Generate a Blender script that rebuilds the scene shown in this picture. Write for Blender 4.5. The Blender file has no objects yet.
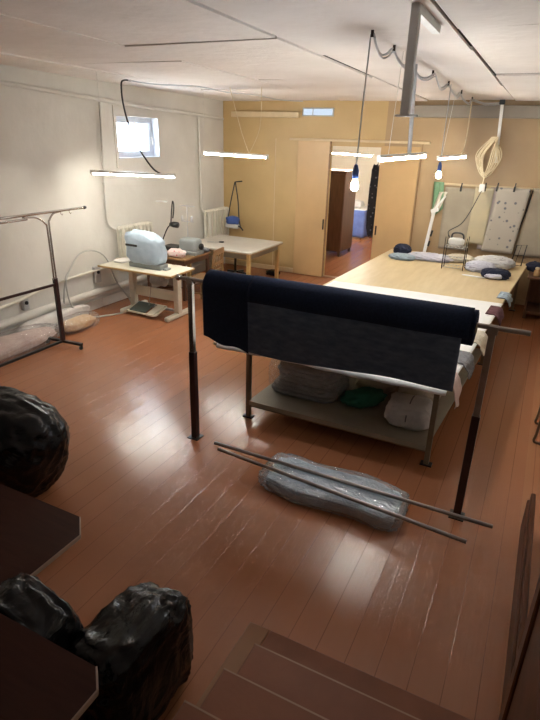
import bpy, math, random
from mathutils import Vector, Matrix, noise
random.seed(7)
PI = math.pi
scene = bpy.context.scene
COL = scene.collection
V = Vector

# ------------------------------------------------------------------ materials
def new_mat(name):
    m = bpy.data.materials.new(name); m.use_nodes = True
    nt = m.node_tree; nt.nodes.clear()
    out = nt.nodes.new('ShaderNodeOutputMaterial')
    p = nt.nodes.new('ShaderNodeBsdfPrincipled')
    nt.links.new(p.outputs[0], out.inputs[0])
    return m, nt, p, out

def mat(name, c, rough=.5, metal=0, var=.12, scale=6, bump=0, bscale=40, c2=None, stretch=(1, 1, 1), coat=0, spec=.5):
    m, nt, p, out = new_mat(name)
    N, L = nt.nodes.new, nt.links.new
    tc = N('ShaderNodeTexCoord'); mp = N('ShaderNodeMapping'); mp.inputs['Scale'].default_value = stretch
    L(tc.outputs['Object'], mp.inputs[0])
    nz = N('ShaderNodeTexNoise'); nz.inputs['Scale'].default_value = scale; nz.inputs['Detail'].default_value = 5
    L(mp.outputs[0], nz.inputs['Vector'])
    mx = N('ShaderNodeMix'); mx.data_type = 'RGBA'
    rp = N('ShaderNodeMapRange'); rp.inputs[1].default_value = .3; rp.inputs[2].default_value = .7
    L(nz.outputs['Fac'], rp.inputs[0]); L(rp.outputs[0], mx.inputs['Factor'])
    d = c2 or tuple(x * (1 - var) for x in c)
    mx.inputs['A'].default_value = (*c, 1); mx.inputs['B'].default_value = (*d, 1)
    L(mx.outputs['Result'], p.inputs['Base Color'])
    p.inputs['Roughness'].default_value = rough; p.inputs['Metallic'].default_value = metal
    p.inputs['Specular IOR Level'].default_value = spec
    if coat: p.inputs['Coat Weight'].default_value = coat; p.inputs['Coat Roughness'].default_value = .15
    if bump:
        n2 = N('ShaderNodeTexNoise'); n2.inputs['Scale'].default_value = bscale; n2.inputs['Detail'].default_value = 6
        L(mp.outputs[0], n2.inputs['Vector'])
        b = N('ShaderNodeBump'); b.inputs['Strength'].default_value = bump; b.inputs['Distance'].default_value = .02
        L(n2.outputs['Fac'], b.inputs['Height']); L(b.outputs[0], p.inputs['Normal'])
    return m

def emit(name, c, s):
    m = bpy.data.materials.new(name); m.use_nodes = True
    nt = m.node_tree; nt.nodes.clear()
    o = nt.nodes.new('ShaderNodeOutputMaterial'); e = nt.nodes.new('ShaderNodeEmission')
    e.inputs[0].default_value = (*c, 1); e.inputs[1].default_value = s
    nt.links.new(e.outputs[0], o.inputs[0])
    return m

def film(name, c, gloss=.22, diff=.10, rough=.16, bump=.8, bscale=14):
    """thin crumpled plastic: mostly clear, part mirror-like glint, a little milky"""
    m = bpy.data.materials.new(name); m.use_nodes = True
    nt = m.node_tree; nt.nodes.clear()
    N, L = nt.nodes.new, nt.links.new
    out = N('ShaderNodeOutputMaterial')
    tc = N('ShaderNodeTexCoord'); nz = N('ShaderNodeTexNoise'); nz.inputs['Scale'].default_value = bscale
    nz.inputs['Detail'].default_value = 5; nz.inputs['Distortion'].default_value = 1.5
    L(tc.outputs['Object'], nz.inputs['Vector'])
    b = N('ShaderNodeBump'); b.inputs['Strength'].default_value = bump; b.inputs['Distance'].default_value = .06
    L(nz.outputs['Fac'], b.inputs['Height'])
    t = N('ShaderNodeBsdfTransparent'); g = N('ShaderNodeBsdfGlossy'); d = N('ShaderNodeBsdfDiffuse')
    g.inputs['Roughness'].default_value = rough; g.inputs['Color'].default_value = (.95, .97, 1, 1); d.inputs['Color'].default_value = (*c, 1)
    L(b.outputs[0], g.inputs['Normal']); L(b.outputs[0], d.inputs['Normal'])
    m1 = N('ShaderNodeMixShader'); m1.inputs[0].default_value = diff; L(t.outputs[0], m1.inputs[1]); L(d.outputs[0], m1.inputs[2])
    m2 = N('ShaderNodeMixShader'); m2.inputs[0].default_value = gloss; L(m1.outputs[0], m2.inputs[1]); L(g.outputs[0], m2.inputs[2])
    L(m2.outputs[0], out.inputs[0])
    return m

def floor_mat(name, ca, cb, width, off=0.0, rough=.2):
    m, nt, p, out = new_mat(name)
    N, L = nt.nodes.new, nt.links.new
    def math_(op, a, b=None, c=None):
        n = N('ShaderNodeMath'); n.operation = op
        for i, v in enumerate((a, b, c)):
            if v is None: continue
            if isinstance(v, (int, float)): n.inputs[i].default_value = v
            else: L(v, n.inputs[i])
        return n.outputs[0]
    tc = N('ShaderNodeTexCoord'); sp = N('ShaderNodeSeparateXYZ'); L(tc.outputs['Object'], sp.inputs[0])
    u = math_('DIVIDE', math_('ADD', sp.outputs[0], off), width)
    idx = math_('FLOOR', u); fr = math_('FRACT', u)
    # distance to the nearest seam, 0 at the seam
    ed = math_('MINIMUM', fr, math_('SUBTRACT', 1.0, fr))
    seam = N('ShaderNodeMapRange'); seam.inputs[1].default_value = .004; seam.inputs[2].default_value = .022
    L(ed, seam.inputs[0])
    wn = N('ShaderNodeTexWhiteNoise'); wn.noise_dimensions = '1D'; L(idx, wn.inputs['W'])
    mp = N('ShaderNodeMapping'); mp.inputs['Scale'].default_value = (7, .35, 1); L(tc.outputs['Object'], mp.inputs[0])
    nz = N('ShaderNodeTexNoise'); nz.inputs['Scale'].default_value = 3; nz.inputs['Detail'].default_value = 6
    L(mp.outputs[0], nz.inputs['Vector'])
    nb = N('ShaderNodeTexNoise'); nb.inputs['Scale'].default_value = .55; nb.inputs['Detail'].default_value = 3
    L(tc.outputs['Object'], nb.inputs['Vector'])
    f = math_('ADD', math_('MULTIPLY', wn.outputs['Value'], .12), math_('ADD', math_('MULTIPLY', nz.outputs['Fac'], .25), math_('MULTIPLY', nb.outputs['Fac'], .6)))
    mx = N('ShaderNodeMix'); mx.data_type = 'RGBA'; L(f, mx.inputs['Factor'])
    mx.inputs['A'].default_value = (*ca, 1); mx.inputs['B'].default_value = (*cb, 1)
    mx2 = N('ShaderNodeMix'); mx2.data_type = 'RGBA'; L(seam.outputs[0], mx2.inputs['Factor'])
    mx2.inputs['A'].default_value = (*[x * .62 for x in ca], 1); L(mx.outputs['Result'], mx2.inputs['B'])
    L(mx2.outputs['Result'], p.inputs['Base Color'])
    rr = N('ShaderNodeMapRange'); rr.inputs[3].default_value = rough - .03; rr.inputs[4].default_value = rough + .07
    L(nz.outputs['Fac'], rr.inputs[0]); L(rr.outputs[0], p.inputs['Roughness'])
    # cupped boards, each tilted a little, with brushed paint on top
    cup = math_('MULTIPLY', math_('MULTIPLY', math_('SUBTRACT', fr, .5), math_('SUBTRACT', fr, .5)), 1.1)
    tilt = math_('MULTIPLY', math_('SUBTRACT', wn.outputs['Value'], .5), math_('MULTIPLY', fr, .7))
    mp2 = N('ShaderNodeMapping'); mp2.inputs['Scale'].default_value = (44, .7, 1); L(tc.outputs['Object'], mp2.inputs[0])
    n3 = N('ShaderNodeTexNoise'); n3.inputs['Scale'].default_value = 1.6; n3.inputs['Detail'].default_value = 5
    L(mp2.outputs[0], n3.inputs['Vector'])
    h = math_('ADD', math_('ADD', cup, tilt), math_('ADD', math_('MULTIPLY', n3.outputs['Fac'], .65), math_('MULTIPLY', seam.outputs[0], .25)))
    b = N('ShaderNodeBump'); b.inputs['Strength'].default_value = .5; b.inputs['Distance'].default_value = .005
    L(h, b.inputs['Height']); L(b.outputs[0], p.inputs['Normal'])
    return m

def plaster_mat(name, ca, cb, seams=None, rough=.85, bump=.25):
    """Whitewash with blotches; seams=(list of x, list of (x0,x1,y)) draws dark open joints between ceiling sheets."""
    m, nt, p, out = new_mat(name)
    N, L = nt.nodes.new, nt.links.new
    tc = N('ShaderNodeTexCoord')
    nz = N('ShaderNodeTexNoise'); nz.inputs['Scale'].default_value = 1.1; nz.inputs['Detail'].default_value = 7
    L(tc.outputs['Object'], nz.inputs['Vector'])
    rp = N('ShaderNodeMapRange'); rp.inputs[1].default_value = .35; rp.inputs[2].default_value = .7; L(nz.outputs['Fac'], rp.inputs[0])
    mx = N('ShaderNodeMix'); mx.data_type = 'RGBA'; L(rp.outputs[0], mx.inputs['Factor'])
    mx.inputs['A'].default_value = (*ca, 1); mx.inputs['B'].default_value = (*cb, 1)
    L(mx.outputs['Result'], p.inputs['Base Color']); p.inputs['Roughness'].default_value = rough
    n2 = N('ShaderNodeTexNoise'); n2.inputs['Scale'].default_value = 7; n2.inputs['Detail'].default_value = 8
    L(tc.outputs['Object'], n2.inputs['Vector'])
    b = N('ShaderNodeBump'); b.inputs['Strength'].default_value = bump; b.inputs['Distance'].default_value = .03
    L(n2.outputs['Fac'], b.inputs['Height']); L(b.outputs[0], p.inputs['Normal'])
    return m

def pattern_mat(name, base, spot, scale=9):
    m, nt, p, out = new_mat(name)
    N, L = nt.nodes.new, nt.links.new
    tc = N('ShaderNodeTexCoord'); vo = N('ShaderNodeTexVoronoi'); vo.inputs['Scale'].default_value = scale
    L(tc.outputs['Object'], vo.inputs['Vector'])
    cr = N('ShaderNodeMapRange'); cr.inputs[1].default_value = .16; cr.inputs[2].default_value = .22; L(vo.outputs['Distance'], cr.inputs[0])
    mx = N('ShaderNodeMix'); mx.data_type = 'RGBA'; L(cr.outputs[0], mx.inputs['Factor'])
    mx.inputs['A'].default_value = (*spot, 1); mx.inputs['B'].default_value = (*base, 1)
    L(mx.outputs['Result'], p.inputs['Base Color']); p.inputs['Roughness'].default_value = .8
    return m

M = {}
M['floor'] = floor_mat('painted_boards', (.32, .122, .056), (.425, .172, .082), .17, rough=.17)
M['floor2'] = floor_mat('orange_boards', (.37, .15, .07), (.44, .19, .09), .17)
M['white_wall'] = plaster_mat('whitewashed_plaster', (.68, .655, .60), (.57, .54, .49))
M['ceiling'] = plaster_mat('whitewashed_ceiling', (.80, .745, .70), (.71, .65, .60), bump=.35)
M['gap'] = mat('dark_gap', (.04, .03, .025), .9)
M['tan'] = mat('tan_painted_board', (.58, .41, .19), .45, var=.14, scale=2.0, c2=(.52, .36, .165), bump=.05, bscale=6)
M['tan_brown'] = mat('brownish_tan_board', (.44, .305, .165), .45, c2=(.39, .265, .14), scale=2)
M['tan_door'] = mat('tan_door_paint', (.60, .395, .19), .35, var=.1, scale=2.5)
M['tan_trim'] = mat('pale_tan_trim', (.70, .55, .33), .5)
M['cream'] = mat('cream_paint', (.78, .74, .66), .5)
M['white_paint'] = mat('white_paint', (.82, .80, .75), .4, bump=.1)
M['pvc'] = mat('white_window_plastic', (.60, .64, .72), .35)
M['rad'] = mat('radiator_enamel', (.72, .68, .58), .4)
M['grey_steel'] = mat('grey_painted_steel', (.48, .48, .47), .5, .1)
M['chrome'] = mat('worn_chrome', (.55, .53, .50), .25, 1, var=.3)
M['dark_steel'] = mat('black_steel', (.018, .014, .012), .35, .3)
M['maroon_steel'] = mat('dark_maroon_steel', (.035, .012, .012), .3)
M['brown_steel'] = mat('brown_steel', (.14, .09, .05), .4, .3)
M['bar_steel'] = mat('bare_steel_tube', (.34, .30, .27), .35, .7, var=.3)
M['duct'] = mat('brown_grey_duct', (.30, .26, .21), .6)
M['light_steel'] = mat('pale_grey_steel', (.78, .78, .76), .5)
M['denim'] = mat('navy_denim', (.017, .025, .052), .95, var=.3, scale=60, bump=.15, bscale=300, spec=.15)
M['denim_back'] = mat('denim_reverse', (.105, .138, .200), .95, scale=13, c2=(.060, .084, .132), bump=.15, bscale=300, stretch=(1, 1, 2.5), spec=.2)
M['cardboard'] = mat('cardboard', (.40, .29, .17), .8)
M['ply'] = mat('worn_plywood', (.66, .52, .30), .5, c2=(.58, .44, .24), scale=3, stretch=(4, .6, 1))
M['ply_grey'] = mat('grey_plywood', (.38, .34, .26), .55, scale=3, var=.2)
M['ply_edge'] = mat('plywood_edge', (.36, .25, .13), .6)
M['paper'] = mat('white_sheet', (.86, .85, .83), .7, var=.04)
M['greytop'] = mat('greyish_white_tabletop', (.58, .55, .49), .45, c2=(.50, .47, .42), scale=3)
M['frame_brown'] = mat('brown_table_frame', (.20, .15, .09), .45)
M['black_bag'] = mat('black_polythene', (.007, .007, .008), .26, var=.3, spec=.3)
def crease(m, scale, strength, dist, distort=1.6):
    nt = m.node_tree; N, L = nt.nodes.new, nt.links.new
    p = next(n for n in nt.nodes if n.type == 'BSDF_PRINCIPLED')
    tc = N('ShaderNodeTexCoord'); nz = N('ShaderNodeTexNoise'); nz.inputs['Scale'].default_value = scale
    nz.inputs['Detail'].default_value = 4; nz.inputs['Distortion'].default_value = distort
    L(tc.outputs['Object'], nz.inputs['Vector'])
    b = N('ShaderNodeBump'); b.inputs['Strength'].default_value = strength; b.inputs['Distance'].default_value = dist
    L(nz.outputs['Fac'], b.inputs['Height']); L(b.outputs[0], p.inputs['Normal'])
crease(M['black_bag'], 2.6, .55, .06, 2.2)
M['dark_board'] = mat('dark_brown_laminate', (.050, .018, .011), .5, c2=(.036, .012, .008), scale=4, stretch=(1, 8, 1), spec=.1)
M['edge_band'] = mat('pale_edge_band', (.40, .27, .20), .5)
M['stair'] = mat('brown_stair_paint', (.26, .098, .048), .5, c2=(.21, .076, .037), scale=4, bump=.06, spec=.25)
M['worn_edge'] = mat('worn_step_edge', (.40, .22, .13), .5)
M['strip'] = mat('ochre_floor_strip', (.33, .155, .07), .4, spec=.3)
M['rail'] = mat('dark_varnished_wood', (.13, .045, .018), .45, spec=.15, c2=(.075, .026, .011), scale=5, stretch=(6, 1, 1))
M['beige_metal'] = mat('beige_enamel', (.72, .66, .53), .4)
M['beige_top'] = mat('cream_tabletop', (.80, .75, .61), .4)
M['blue_cover'] = mat('pale_blue_cloth', (.45, .55, .64), .85, c2=(.36, .46, .56), scale=8, bump=.4, bscale=10)
M['machine_grey'] = mat('grey_machine_enamel', (.30, .33, .33), .35)
M['machine_white'] = mat('white_machine_enamel', (.66, .66, .62), .35)
M['rubber'] = mat('green_grey_rubber', (.12, .15, .13), .7, bump=.3, bscale=80)
M['black'] = mat('black_plastic', (.015, .015, .016), .4)
M['wood'] = mat('brown_wood', (.30, .17, .075), .45, c2=(.22, .12, .05), scale=4, stretch=(1, 1, 6))
M['wood_dark'] = mat('dark_brown_wood', (.13, .062, .034), .35, c2=(.08, .034, .018), scale=4, stretch=(4, 4, .6))
M['wood_yellow'] = mat('yellow_wood', (.50, .32, .12), .45)
M['pinkcloth'] = pattern_mat('red_and_white_cloth', (.85, .70, .68), (.65, .05, .10), 16)
M['pinkfab'] = mat('pale_pink_fabric', (.70, .54, .47), .7, c2=(.56, .38, .33), scale=5)
M['orangefab'] = mat('orange_fabric', (.72, .42, .18), .7, c2=(.70, .50, .30), scale=5)
M['film'] = film('clear_plastic_film', (.85, .82, .80), .14, .10)
M['film_blue'] = film('bluish_plastic_film', (.66, .72, .78), .20, .22, rough=.2, bscale=8)
M['whitebag'] = mat('white_plastic_sack', (.80, .76, .72), .4, bump=.4, bscale=9)
M['greyfab'] = mat('grey_fabric', (.24, .24, .25), .9, c2=(.15, .15, .17), scale=14, stretch=(1, 1, 5))
M['packfab'] = mat('blue_grey_fabric', (.44, .55, .65), .6, c2=(.26, .34, .42), scale=7, bump=.8, bscale=7)
M['navyfab'] = mat('navy_fabric', (.012, .016, .04), .9)
M['greenfab'] = mat('green_fabric', (.03, .20, .12), .8, c2=(.02, .13, .08))
M['palegreen'] = mat('pale_green_fabric', (.20, .34, .19), .85, c2=(.15, .27, .15))
M['greyblue'] = mat('grey_blue_fabric', (.34, .42, .48), .85)
M['whitefab'] = mat('white_fabric', (.68, .66, .64), .85, c2=(.55, .53, .53))
M['lilac'] = mat('pale_lilac_fabric', (.62, .60, .66), .85, c2=(.50, .49, .56))
M['creamfab'] = mat('cream_fabric', (.66, .60, .48), .85, c2=(.54, .48, .38))
M['maroonfab'] = mat('maroon_fabric', (.12, .04, .05), .9)
M['pinkpaper'] = mat('pinkish_cloth', (.72, .56, .52), .8)
M['pat_grey'] = mat('grey_pattern_paper', (.40, .34, .25), .8, c2=(.33, .28, .21), scale=4)
M['pat_cream'] = mat('cream_pattern_paper', (.56, .47, .30), .8, c2=(.48, .42, .29), scale=4)
M['pat_spot'] = pattern_mat('spotted_pattern_paper', (.46, .41, .34), (.16, .16, .18), 9)
M['pat_mauve'] = mat('mauve_pattern_paper', (.42, .35, .33), .8)
M['rope'] = mat('cream_cable', (.74, .62, .40), .6)
M['white_cable'] = mat('white_cable', (.72, .70, .64), .5)
M['grey_cable'] = mat('grey_cable', (.55, .55, .56), .5)
M['blue_plastic'] = mat('blue_plastic', (.05, .10, .32), .35)
M['blue_sheet'] = mat('blue_sheet', (.13, .20, .48), .8, c2=(.09, .14, .38))
M['red_cloth'] = mat('dark_red_cloth', (.20, .045, .04), .85)
M['curtain'] = pattern_mat('dark_patterned_cloth', (.015, .017, .028), (.16, .17, .22), 11)
M['glassjar'] = mat('amber_glass', (.45, .27, .12), .15)
M['redplastic'] = mat('red_plastic', (.45, .04, .03), .4)
M['hose'] = mat('grey_hose', (.50, .50, .46), .45)
M['hall_wall'] = plaster_mat('hall_plaster', (.80, .74, .62), (.76, .70, .58))
for k_ in ('navyfab', 'greenfab', 'greyblue', 'whitefab', 'lilac', 'creamfab', 'maroonfab', 'pinkfab', 'orangefab', 'greyfab', 'whitebag', 'red_cloth'):
    crease(M[k_], 9, .7, .05, 1.0)
crease(M['blue_cover'], 5, .5, .05, .8)
crease(M['packfab'], 7, .7, .05, 1.5)
M['tube'] = emit('lit_tube', (1.0, .955, .85), 47)
M['tube_hall'] = emit('lit_hall_tube', (1.0, .93, .82), 300)
M['bulb'] = emit('lit_bulb', (.90, .95, 1.0), 260)
M['transom'] = emit('lit_transom_glass', (.72, .85, 1.0), .28)

m, nt, p, out = new_mat('window_glass')
p.inputs['Transmission Weight'].default_value = 1; p.inputs['Roughness'].default_value = 0; p.inputs['IOR'].default_value = 1.02
p.inputs['Base Color'].default_value = (1, 1, 1, 1)
M['glass'] = m

# ------------------------------------------------------------------ mesh builder
class MB:
    def __init__(s): s.v = []; s.f = []; s.sm = []
    def add(s, vs, fs, smooth=False):
        o = len(s.v); s.v += [tuple(v) for v in vs]
        s.f += [tuple(i + o for i in f) for f in fs]; s.sm += [smooth] * len(fs); return s
    def box(s, x0, y0, z0, x1, y1, z1, b=0.0):
        x0, x1 = sorted((x0, x1)); y0, y1 = sorted((y0, y1)); z0, z1 = sorted((z0, z1))
        if b <= 0:
            return s.add([(x0, y0, z0), (x1, y0, z0), (x1, y1, z0), (x0, y1, z0), (x0, y0, z1), (x1, y0, z1), (x1, y1, z1), (x0, y1, z1)],
                         [(3, 2, 1, 0), (4, 5, 6, 7), (0, 1, 5, 4), (1, 2, 6, 5), (2, 3, 7, 6), (3, 0, 4, 7)])
        b = min(b, (x1 - x0) / 2.01, (y1 - y0) / 2.01, (z1 - z0) / 2.01)
        def ring(x0, y0, x1, y1, c, z):
            return [(x0 + c, y0, z), (x1 - c, y0, z), (x1, y0 + c, z), (x1, y1 - c, z), (x1 - c, y1, z), (x0 + c, y1, z), (x0, y1 - c, z), (x0, y0 + c, z)]
        r = [ring(x0 + b, y0 + b, x1 - b, y1 - b, b * .4, z0), ring(x0, y0, x1, y1, b, z0 + b), ring(x0, y0, x1, y1, b, z1 - b), ring(x0 + b, y0 + b, x1 - b, y1 - b, b * .4, z1)]
        vs = sum(r, []); fs = [tuple(range(7, -1, -1)), tuple(range(24, 32))]
        for k in range(3):
            for i in range(8): j = (i + 1) % 8; fs.append((k * 8 + i, k * 8 + j, k * 8 + 8 + j, k * 8 + 8 + i))
        return s.add(vs, fs)
    def obox(s, a, b, w, h, up=(0, 0, 1)):
        """bar of width w (sideways) and height h (along up) from point a to b"""
        a, b = V(a), V(b); d = (b - a).normalized(); u = V(up)
        sd = d.cross(u)
        if sd.length < 1e-4: sd = d.cross(V((0, 1, 0)))
        sd.normalize(); u = sd.cross(d).normalized()
        vs = [p + sd * (w / 2 * i) + u * (h / 2 * j) for p in (a, b) for i, j in ((-1, -1), (1, -1), (1, 1), (-1, 1))]
        return s.add(vs, [(3, 2, 1, 0), (4, 5, 6, 7), (0, 1, 5, 4), (1, 2, 6, 5), (2, 3, 7, 6), (3, 0, 4, 7)])
    def tube(s, pts, r, n=8, smooth_path=0, caps=True):
        pts = [V(p) for p in pts]
        if smooth_path: pts = catmull(pts, smooth_path)
        rs = r if isinstance(r, (list, tuple)) else [r] * len(pts)
        if len(rs) != len(pts): rs = [rs[min(len(rs) - 1, int(i * len(rs) / len(pts)))] for i in range(len(pts))]
        t0 = (pts[1] - pts[0]).normalized()
        nrm = t0.orthogonal().normalized(); vs = []; fs = []
        for i, p in enumerate(pts):
            a = pts[max(i - 1, 0)]; b = pts[min(i + 1, len(pts) - 1)]; t = (b - a)
            t = t.normalized() if t.length > 1e-9 else t0
            nrm = nrm - t * nrm.dot(t)
            nrm = nrm.normalized() if nrm.length > 1e-6 else t.orthogonal().normalized()
            bn = t.cross(nrm)
            for k in range(n):
                a_ = 2 * PI * k / n; vs.append(p + (nrm * math.cos(a_) + bn * math.sin(a_)) * rs[i])
        for i in range(len(pts) - 1):
            for k in range(n): j = (k + 1) % n; fs.append((i * n + k, i * n + j, (i + 1) * n + j, (i + 1) * n + k))
        s.add(vs, fs, True)
        if caps: s.add(vs[:n], [tuple(range(n - 1, -1, -1))]); s.add(vs[-n:], [tuple(range(n))])
        return s
    def lathe(s, prof, c=(0, 0, 0), n=20, axis='z', smooth=True):
        vs = []; fs = []; m = len(prof)
        for k in range(n):
            a = 2 * PI * k / n; ca, sa = math.cos(a), math.sin(a)
            for r, z in prof:
                if axis == 'z': q = (r * ca, r * sa, z)
                elif axis == 'x': q = (z, r * ca, r * sa)
                else: q = (r * sa, z, r * ca)
                vs.append((c[0] + q[0], c[1] + q[1], c[2] + q[2]))
        for k in range(n):
            j = (k + 1) % n
            for i in range(m - 1): fs.append((k * m + i, j * m + i, j * m + i + 1, k * m + i + 1))
        return s.add(vs, fs, smooth)
    def prism(s, poly, z0, z1):
        n = len(poly); vs = [(x, y, z0) for x, y in poly] + [(x, y, z1) for x, y in poly]
        fs = [tuple(range(n - 1, -1, -1)), tuple(range(n, 2 * n))] + [(i, (i + 1) % n, n + (i + 1) % n, n + i) for i in range(n)]
        return s.add(vs, fs)
    def grid(s, fn, nu, nv, th=0.004):
        """sheet fn(u,v) with real thickness th"""
        P = [[V(fn(i / nu, j / nv)) for j in range(nv + 1)] for i in range(nu + 1)]
        W = nv + 1; top = []; bot = []
        for i in range(nu + 1):
            for j in range(nv + 1):
                a = P[min(i + 1, nu)][j] - P[max(i - 1, 0)][j]; b = P[i][min(j + 1, nv)] - P[i][max(j - 1, 0)]
                n = a.cross(b); n = n.normalized() if n.length > 1e-12 else V((0, 0, 1))
                top.append(P[i][j] + n * th / 2); bot.append(P[i][j] - n * th / 2)
        k = len(top); fs = []
        for i in range(nu):
            for j in range(nv):
                q = (i * W + j, (i + 1) * W + j, (i + 1) * W + j + 1, i * W + j + 1)
                fs.append(q); fs.append(tuple(k + x for x in reversed(q)))
        s.add(top + bot, fs, True)
        o = len(s.v) - 2 * k
        rim = [(i, 0) for i in range(nu)] + [(nu, j) for j in range(nv)] + [(i, nv) for i in range(nu, 0, -1)] + [(0, j) for j in range(nv, 0, -1)]
        ids = [i * W + j for i, j in rim]
        for a, b in zip(ids, ids[1:] + ids[:1]): s.f.append((o + b, o + a, o + k + a, o + k + b)); s.sm.append(False)
        return s
    def lump(s, c, r, seed=0, amp=.12, freq=2.2, e=1.0, nu=40, nv=24, ridge=False, floor=None, rot=0, shape=None, axis='z', gain=.5):
        """crumpled closed body: superellipsoid pushed about by noise, flattened where it rests"""
        vs = []; fs = []; cr, sr = math.cos(rot), math.sin(rot)
        def sgp(x): return math.copysign(abs(x) ** e, x)
        for j in range(nv + 1):
            ph = -PI / 2 + PI * j / nv
            for i in range(nu):
                th = 2 * PI * i / nu
                d = V((sgp(math.cos(ph)) * sgp(math.cos(th)), sgp(math.cos(ph)) * sgp(math.sin(th)), sgp(math.sin(ph))))
                if axis == 'y': d = V((d.x, d.z, d.y))
                q = V((d.x * freq + seed * 7.3, d.y * freq + seed * 3.1, d.z * freq - seed * 1.7))
                nn = 0; a = 1; f = 1; gn = gain
                for _ in range(4):
                    t = noise.noise(q * f)
                    nn += a * ((1 - 2 * abs(t)) * .6 if ridge else t); a *= gn; f *= 2.05
                k = 1 + amp * nn
                p = V((d.x * r[0] * k, d.y * r[1] * k, d.z * r[2] * k))
                if shape: p = V(shape(p))
                p = V((p.x * cr - p.y * sr, p.x * sr + p.y * cr, p.z)) + V(c)
                if floor is not None and p.z < floor: p.z = floor + .0005 * noise.noise(p * 9)
                vs.append(p)
        for j in range(nv):
            for i in range(nu):
                k = (i + 1) % nu; fs.append((j * nu + i, j * nu + k, (j + 1) * nu + k, (j + 1) * nu + i))
        return s.add(vs, fs, True)
    def build(s, name, material, parent=None, loc=(0, 0, 0), mats=None):
        me = bpy.data.meshes.new(name)
        me.from_pydata(s.v, [], s.f); me.polygons.foreach_set('use_smooth', s.sm); me.update()
        me.materials.append(M[material])
        o = bpy.data.objects.new(name, me); COL.objects.link(o)
        o.location = loc
        if parent is not None: o.parent = parent
        return o

def catmull(p, n):
    out = []
    for i in range(len(p) - 1):
        a, b, c, d = p[max(i - 1, 0)], p[i], p[i + 1], p[min(i + 2, len(p) - 1)]
        for k in range(n):
            t = k / n; out.append(.5 * ((2 * b) + (c - a) * t + (2 * a - 5 * b + 4 * c - d) * t * t + (3 * b - a - 3 * c + d) * t ** 3))
    out.append(p[-1]); return out

def tag(o, label, cat, group=None, kind=None):
    o['label'] = label; o['category'] = cat
    if group: o['group'] = group
    if kind: o['kind'] = kind
    return o
def thing(name, label, cat, loc=(0, 0, 0), rz=0, group=None):
    o = bpy.data.objects.new(name, None); COL.objects.link(o); o.empty_display_size = .1
    o.location = loc; o.rotation_euler = (0, 0, rz)
    return tag(o, label, cat, group)
def struct(o, label=None):
    o['kind'] = 'structure'
    if label: o['label'] = label
    return o
def dup(root, loc, rz, label, group=None):
    r = root.copy(); COL.objects.link(r); r.location = loc; r.rotation_euler = (0, 0, rz); r['label'] = label
    if group: r['group'] = group
    for ch in list(root.children):
        c = ch.copy(); COL.objects.link(c); c.parent = r
        for g in ch.children:
            d = g.copy(); COL.objects.link(d); d.parent = c
    return r

# ------------------------------------------------------------------ room shell
XL, XR, YB, YF = -6.2, 1.9, 10.2, -2.6
def cz(y): return 3.26 + .018 * (10.27 - y)

struct(MB().box(XL, YF, -.12, XR, YB, 0).build('floor', 'floor'))
struct(MB().box(.27, 2.1, 0, XR, YB, .006).build('trim_1', 'floor2'), 'orange floor strip along the right side')  # thin raised strip in a lighter, more orange board tone

# ceiling: whitewashed sheets with open joints between them, laid under a dark deck
cb = MB()
xs = [XL - .3, -5.35, -3.72, -2.16, -.80, .7, XR + .2]
ysets = [[YF, -.6, 1.7, 4.4, 7.0, YB + .1], [YF, .4, 2.45, 5.3, 8.1, YB + .1]]
for i in range(len(xs) - 1):
    ys = ysets[i % 2]; g = .010 if i not in (3, 4) else .014
    for j in range(len(ys) - 1):
        ga, gb = [random.uniform(.4, 1.3) * {-.80: .020, -2.16: .020}.get(q, .009) for q in (xs[i], xs[i + 1])]
        x0, x1, y0, y1 = xs[i] + ga, xs[i + 1] - gb, ys[j] + .005, ys[j + 1] - .005
        sag = [random.uniform(-.012, .012) for _ in range(4)]
        vs = []
        for zz in (0, .02):
            for (x, y), sg in zip(((x0, y0), (x1, y0), (x1, y1), (x0, y1)), sag): vs.append((x, y, cz(y) + sg + zz))
        cb.add(vs, [(3, 2, 1, 0), (4, 5, 6, 7), (0, 1, 5, 4), (1, 2, 6, 5), (2, 3, 7, 6), (3, 0, 4, 7)])
ceil = struct(cb.build('ceiling', 'ceiling'))
a, b = cz(YF) + .05, cz(YB) + .05
MB().add([(XL - .4, YF, a), (XR + .3, YF, a), (XR + .3, YB + .2, b), (XL - .4, YB + .2, b), (XL - .4, YF, a + .1), (XR + .3, YF, a + .1), (XR + .3, YB + .2, b + .1), (XL - .4, YB + .2, b + .1)],
         [(3, 2, 1, 0), (4, 5, 6, 7), (0, 1, 5, 4), (1, 2, 6, 5), (2, 3, 7, 6), (3, 0, 4, 7)]).build('deck', 'gap', ceil)

# left wall with the window hole
WY0, WY1, WZ0, WZ1 = 7.04, 8.08, 2.25, 2.87
wl = MB()
T = .38
wl.box(XL - T, YF, -.1, XL, WY0, 3.56).box(XL - T, WY1, -.1, XL, YB + .3, 3.56)
wl.box(XL - T, WY0, -.1, XL, WY1, WZ0).box(XL - T, WY0, WZ1, XL, WY1, 3.56)
wall_left = struct(wl.build('wall_left', 'white_wall'))
WD = .165
win = struct(thing('window_1', 'small white framed window in the left wall', 'window', (XL - WD, WY0, WZ0)))
w, h = WY1 - WY0, WZ1 - WZ0
fb = MB()
fb.box(-.03, 0, 0, .03, w, .09, .006).box(-.03, 0, h - .08, .03, w, h, .006).box(-.03, 0, .09, .03, .08, h - .08, .006).box(-.03, w - .10, .09, .03, w, h - .08, .006)
fb.build('window_frame', 'pvc', win)
MB().box(-.012, .08, .09, .012, w - .10, .105).box(-.012, .08, h - .095, .012, w - .10, h - .08).box(-.012, .08, .105, .012, .095, h - .095).box(-.012, w - .115, .105, .012, w - .10, h - .095).build('sash', 'pvc', win)
MB().box(-.004, .095, .105, .004, w - .115, h - .095).build('pane', 'glass', win)
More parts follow.
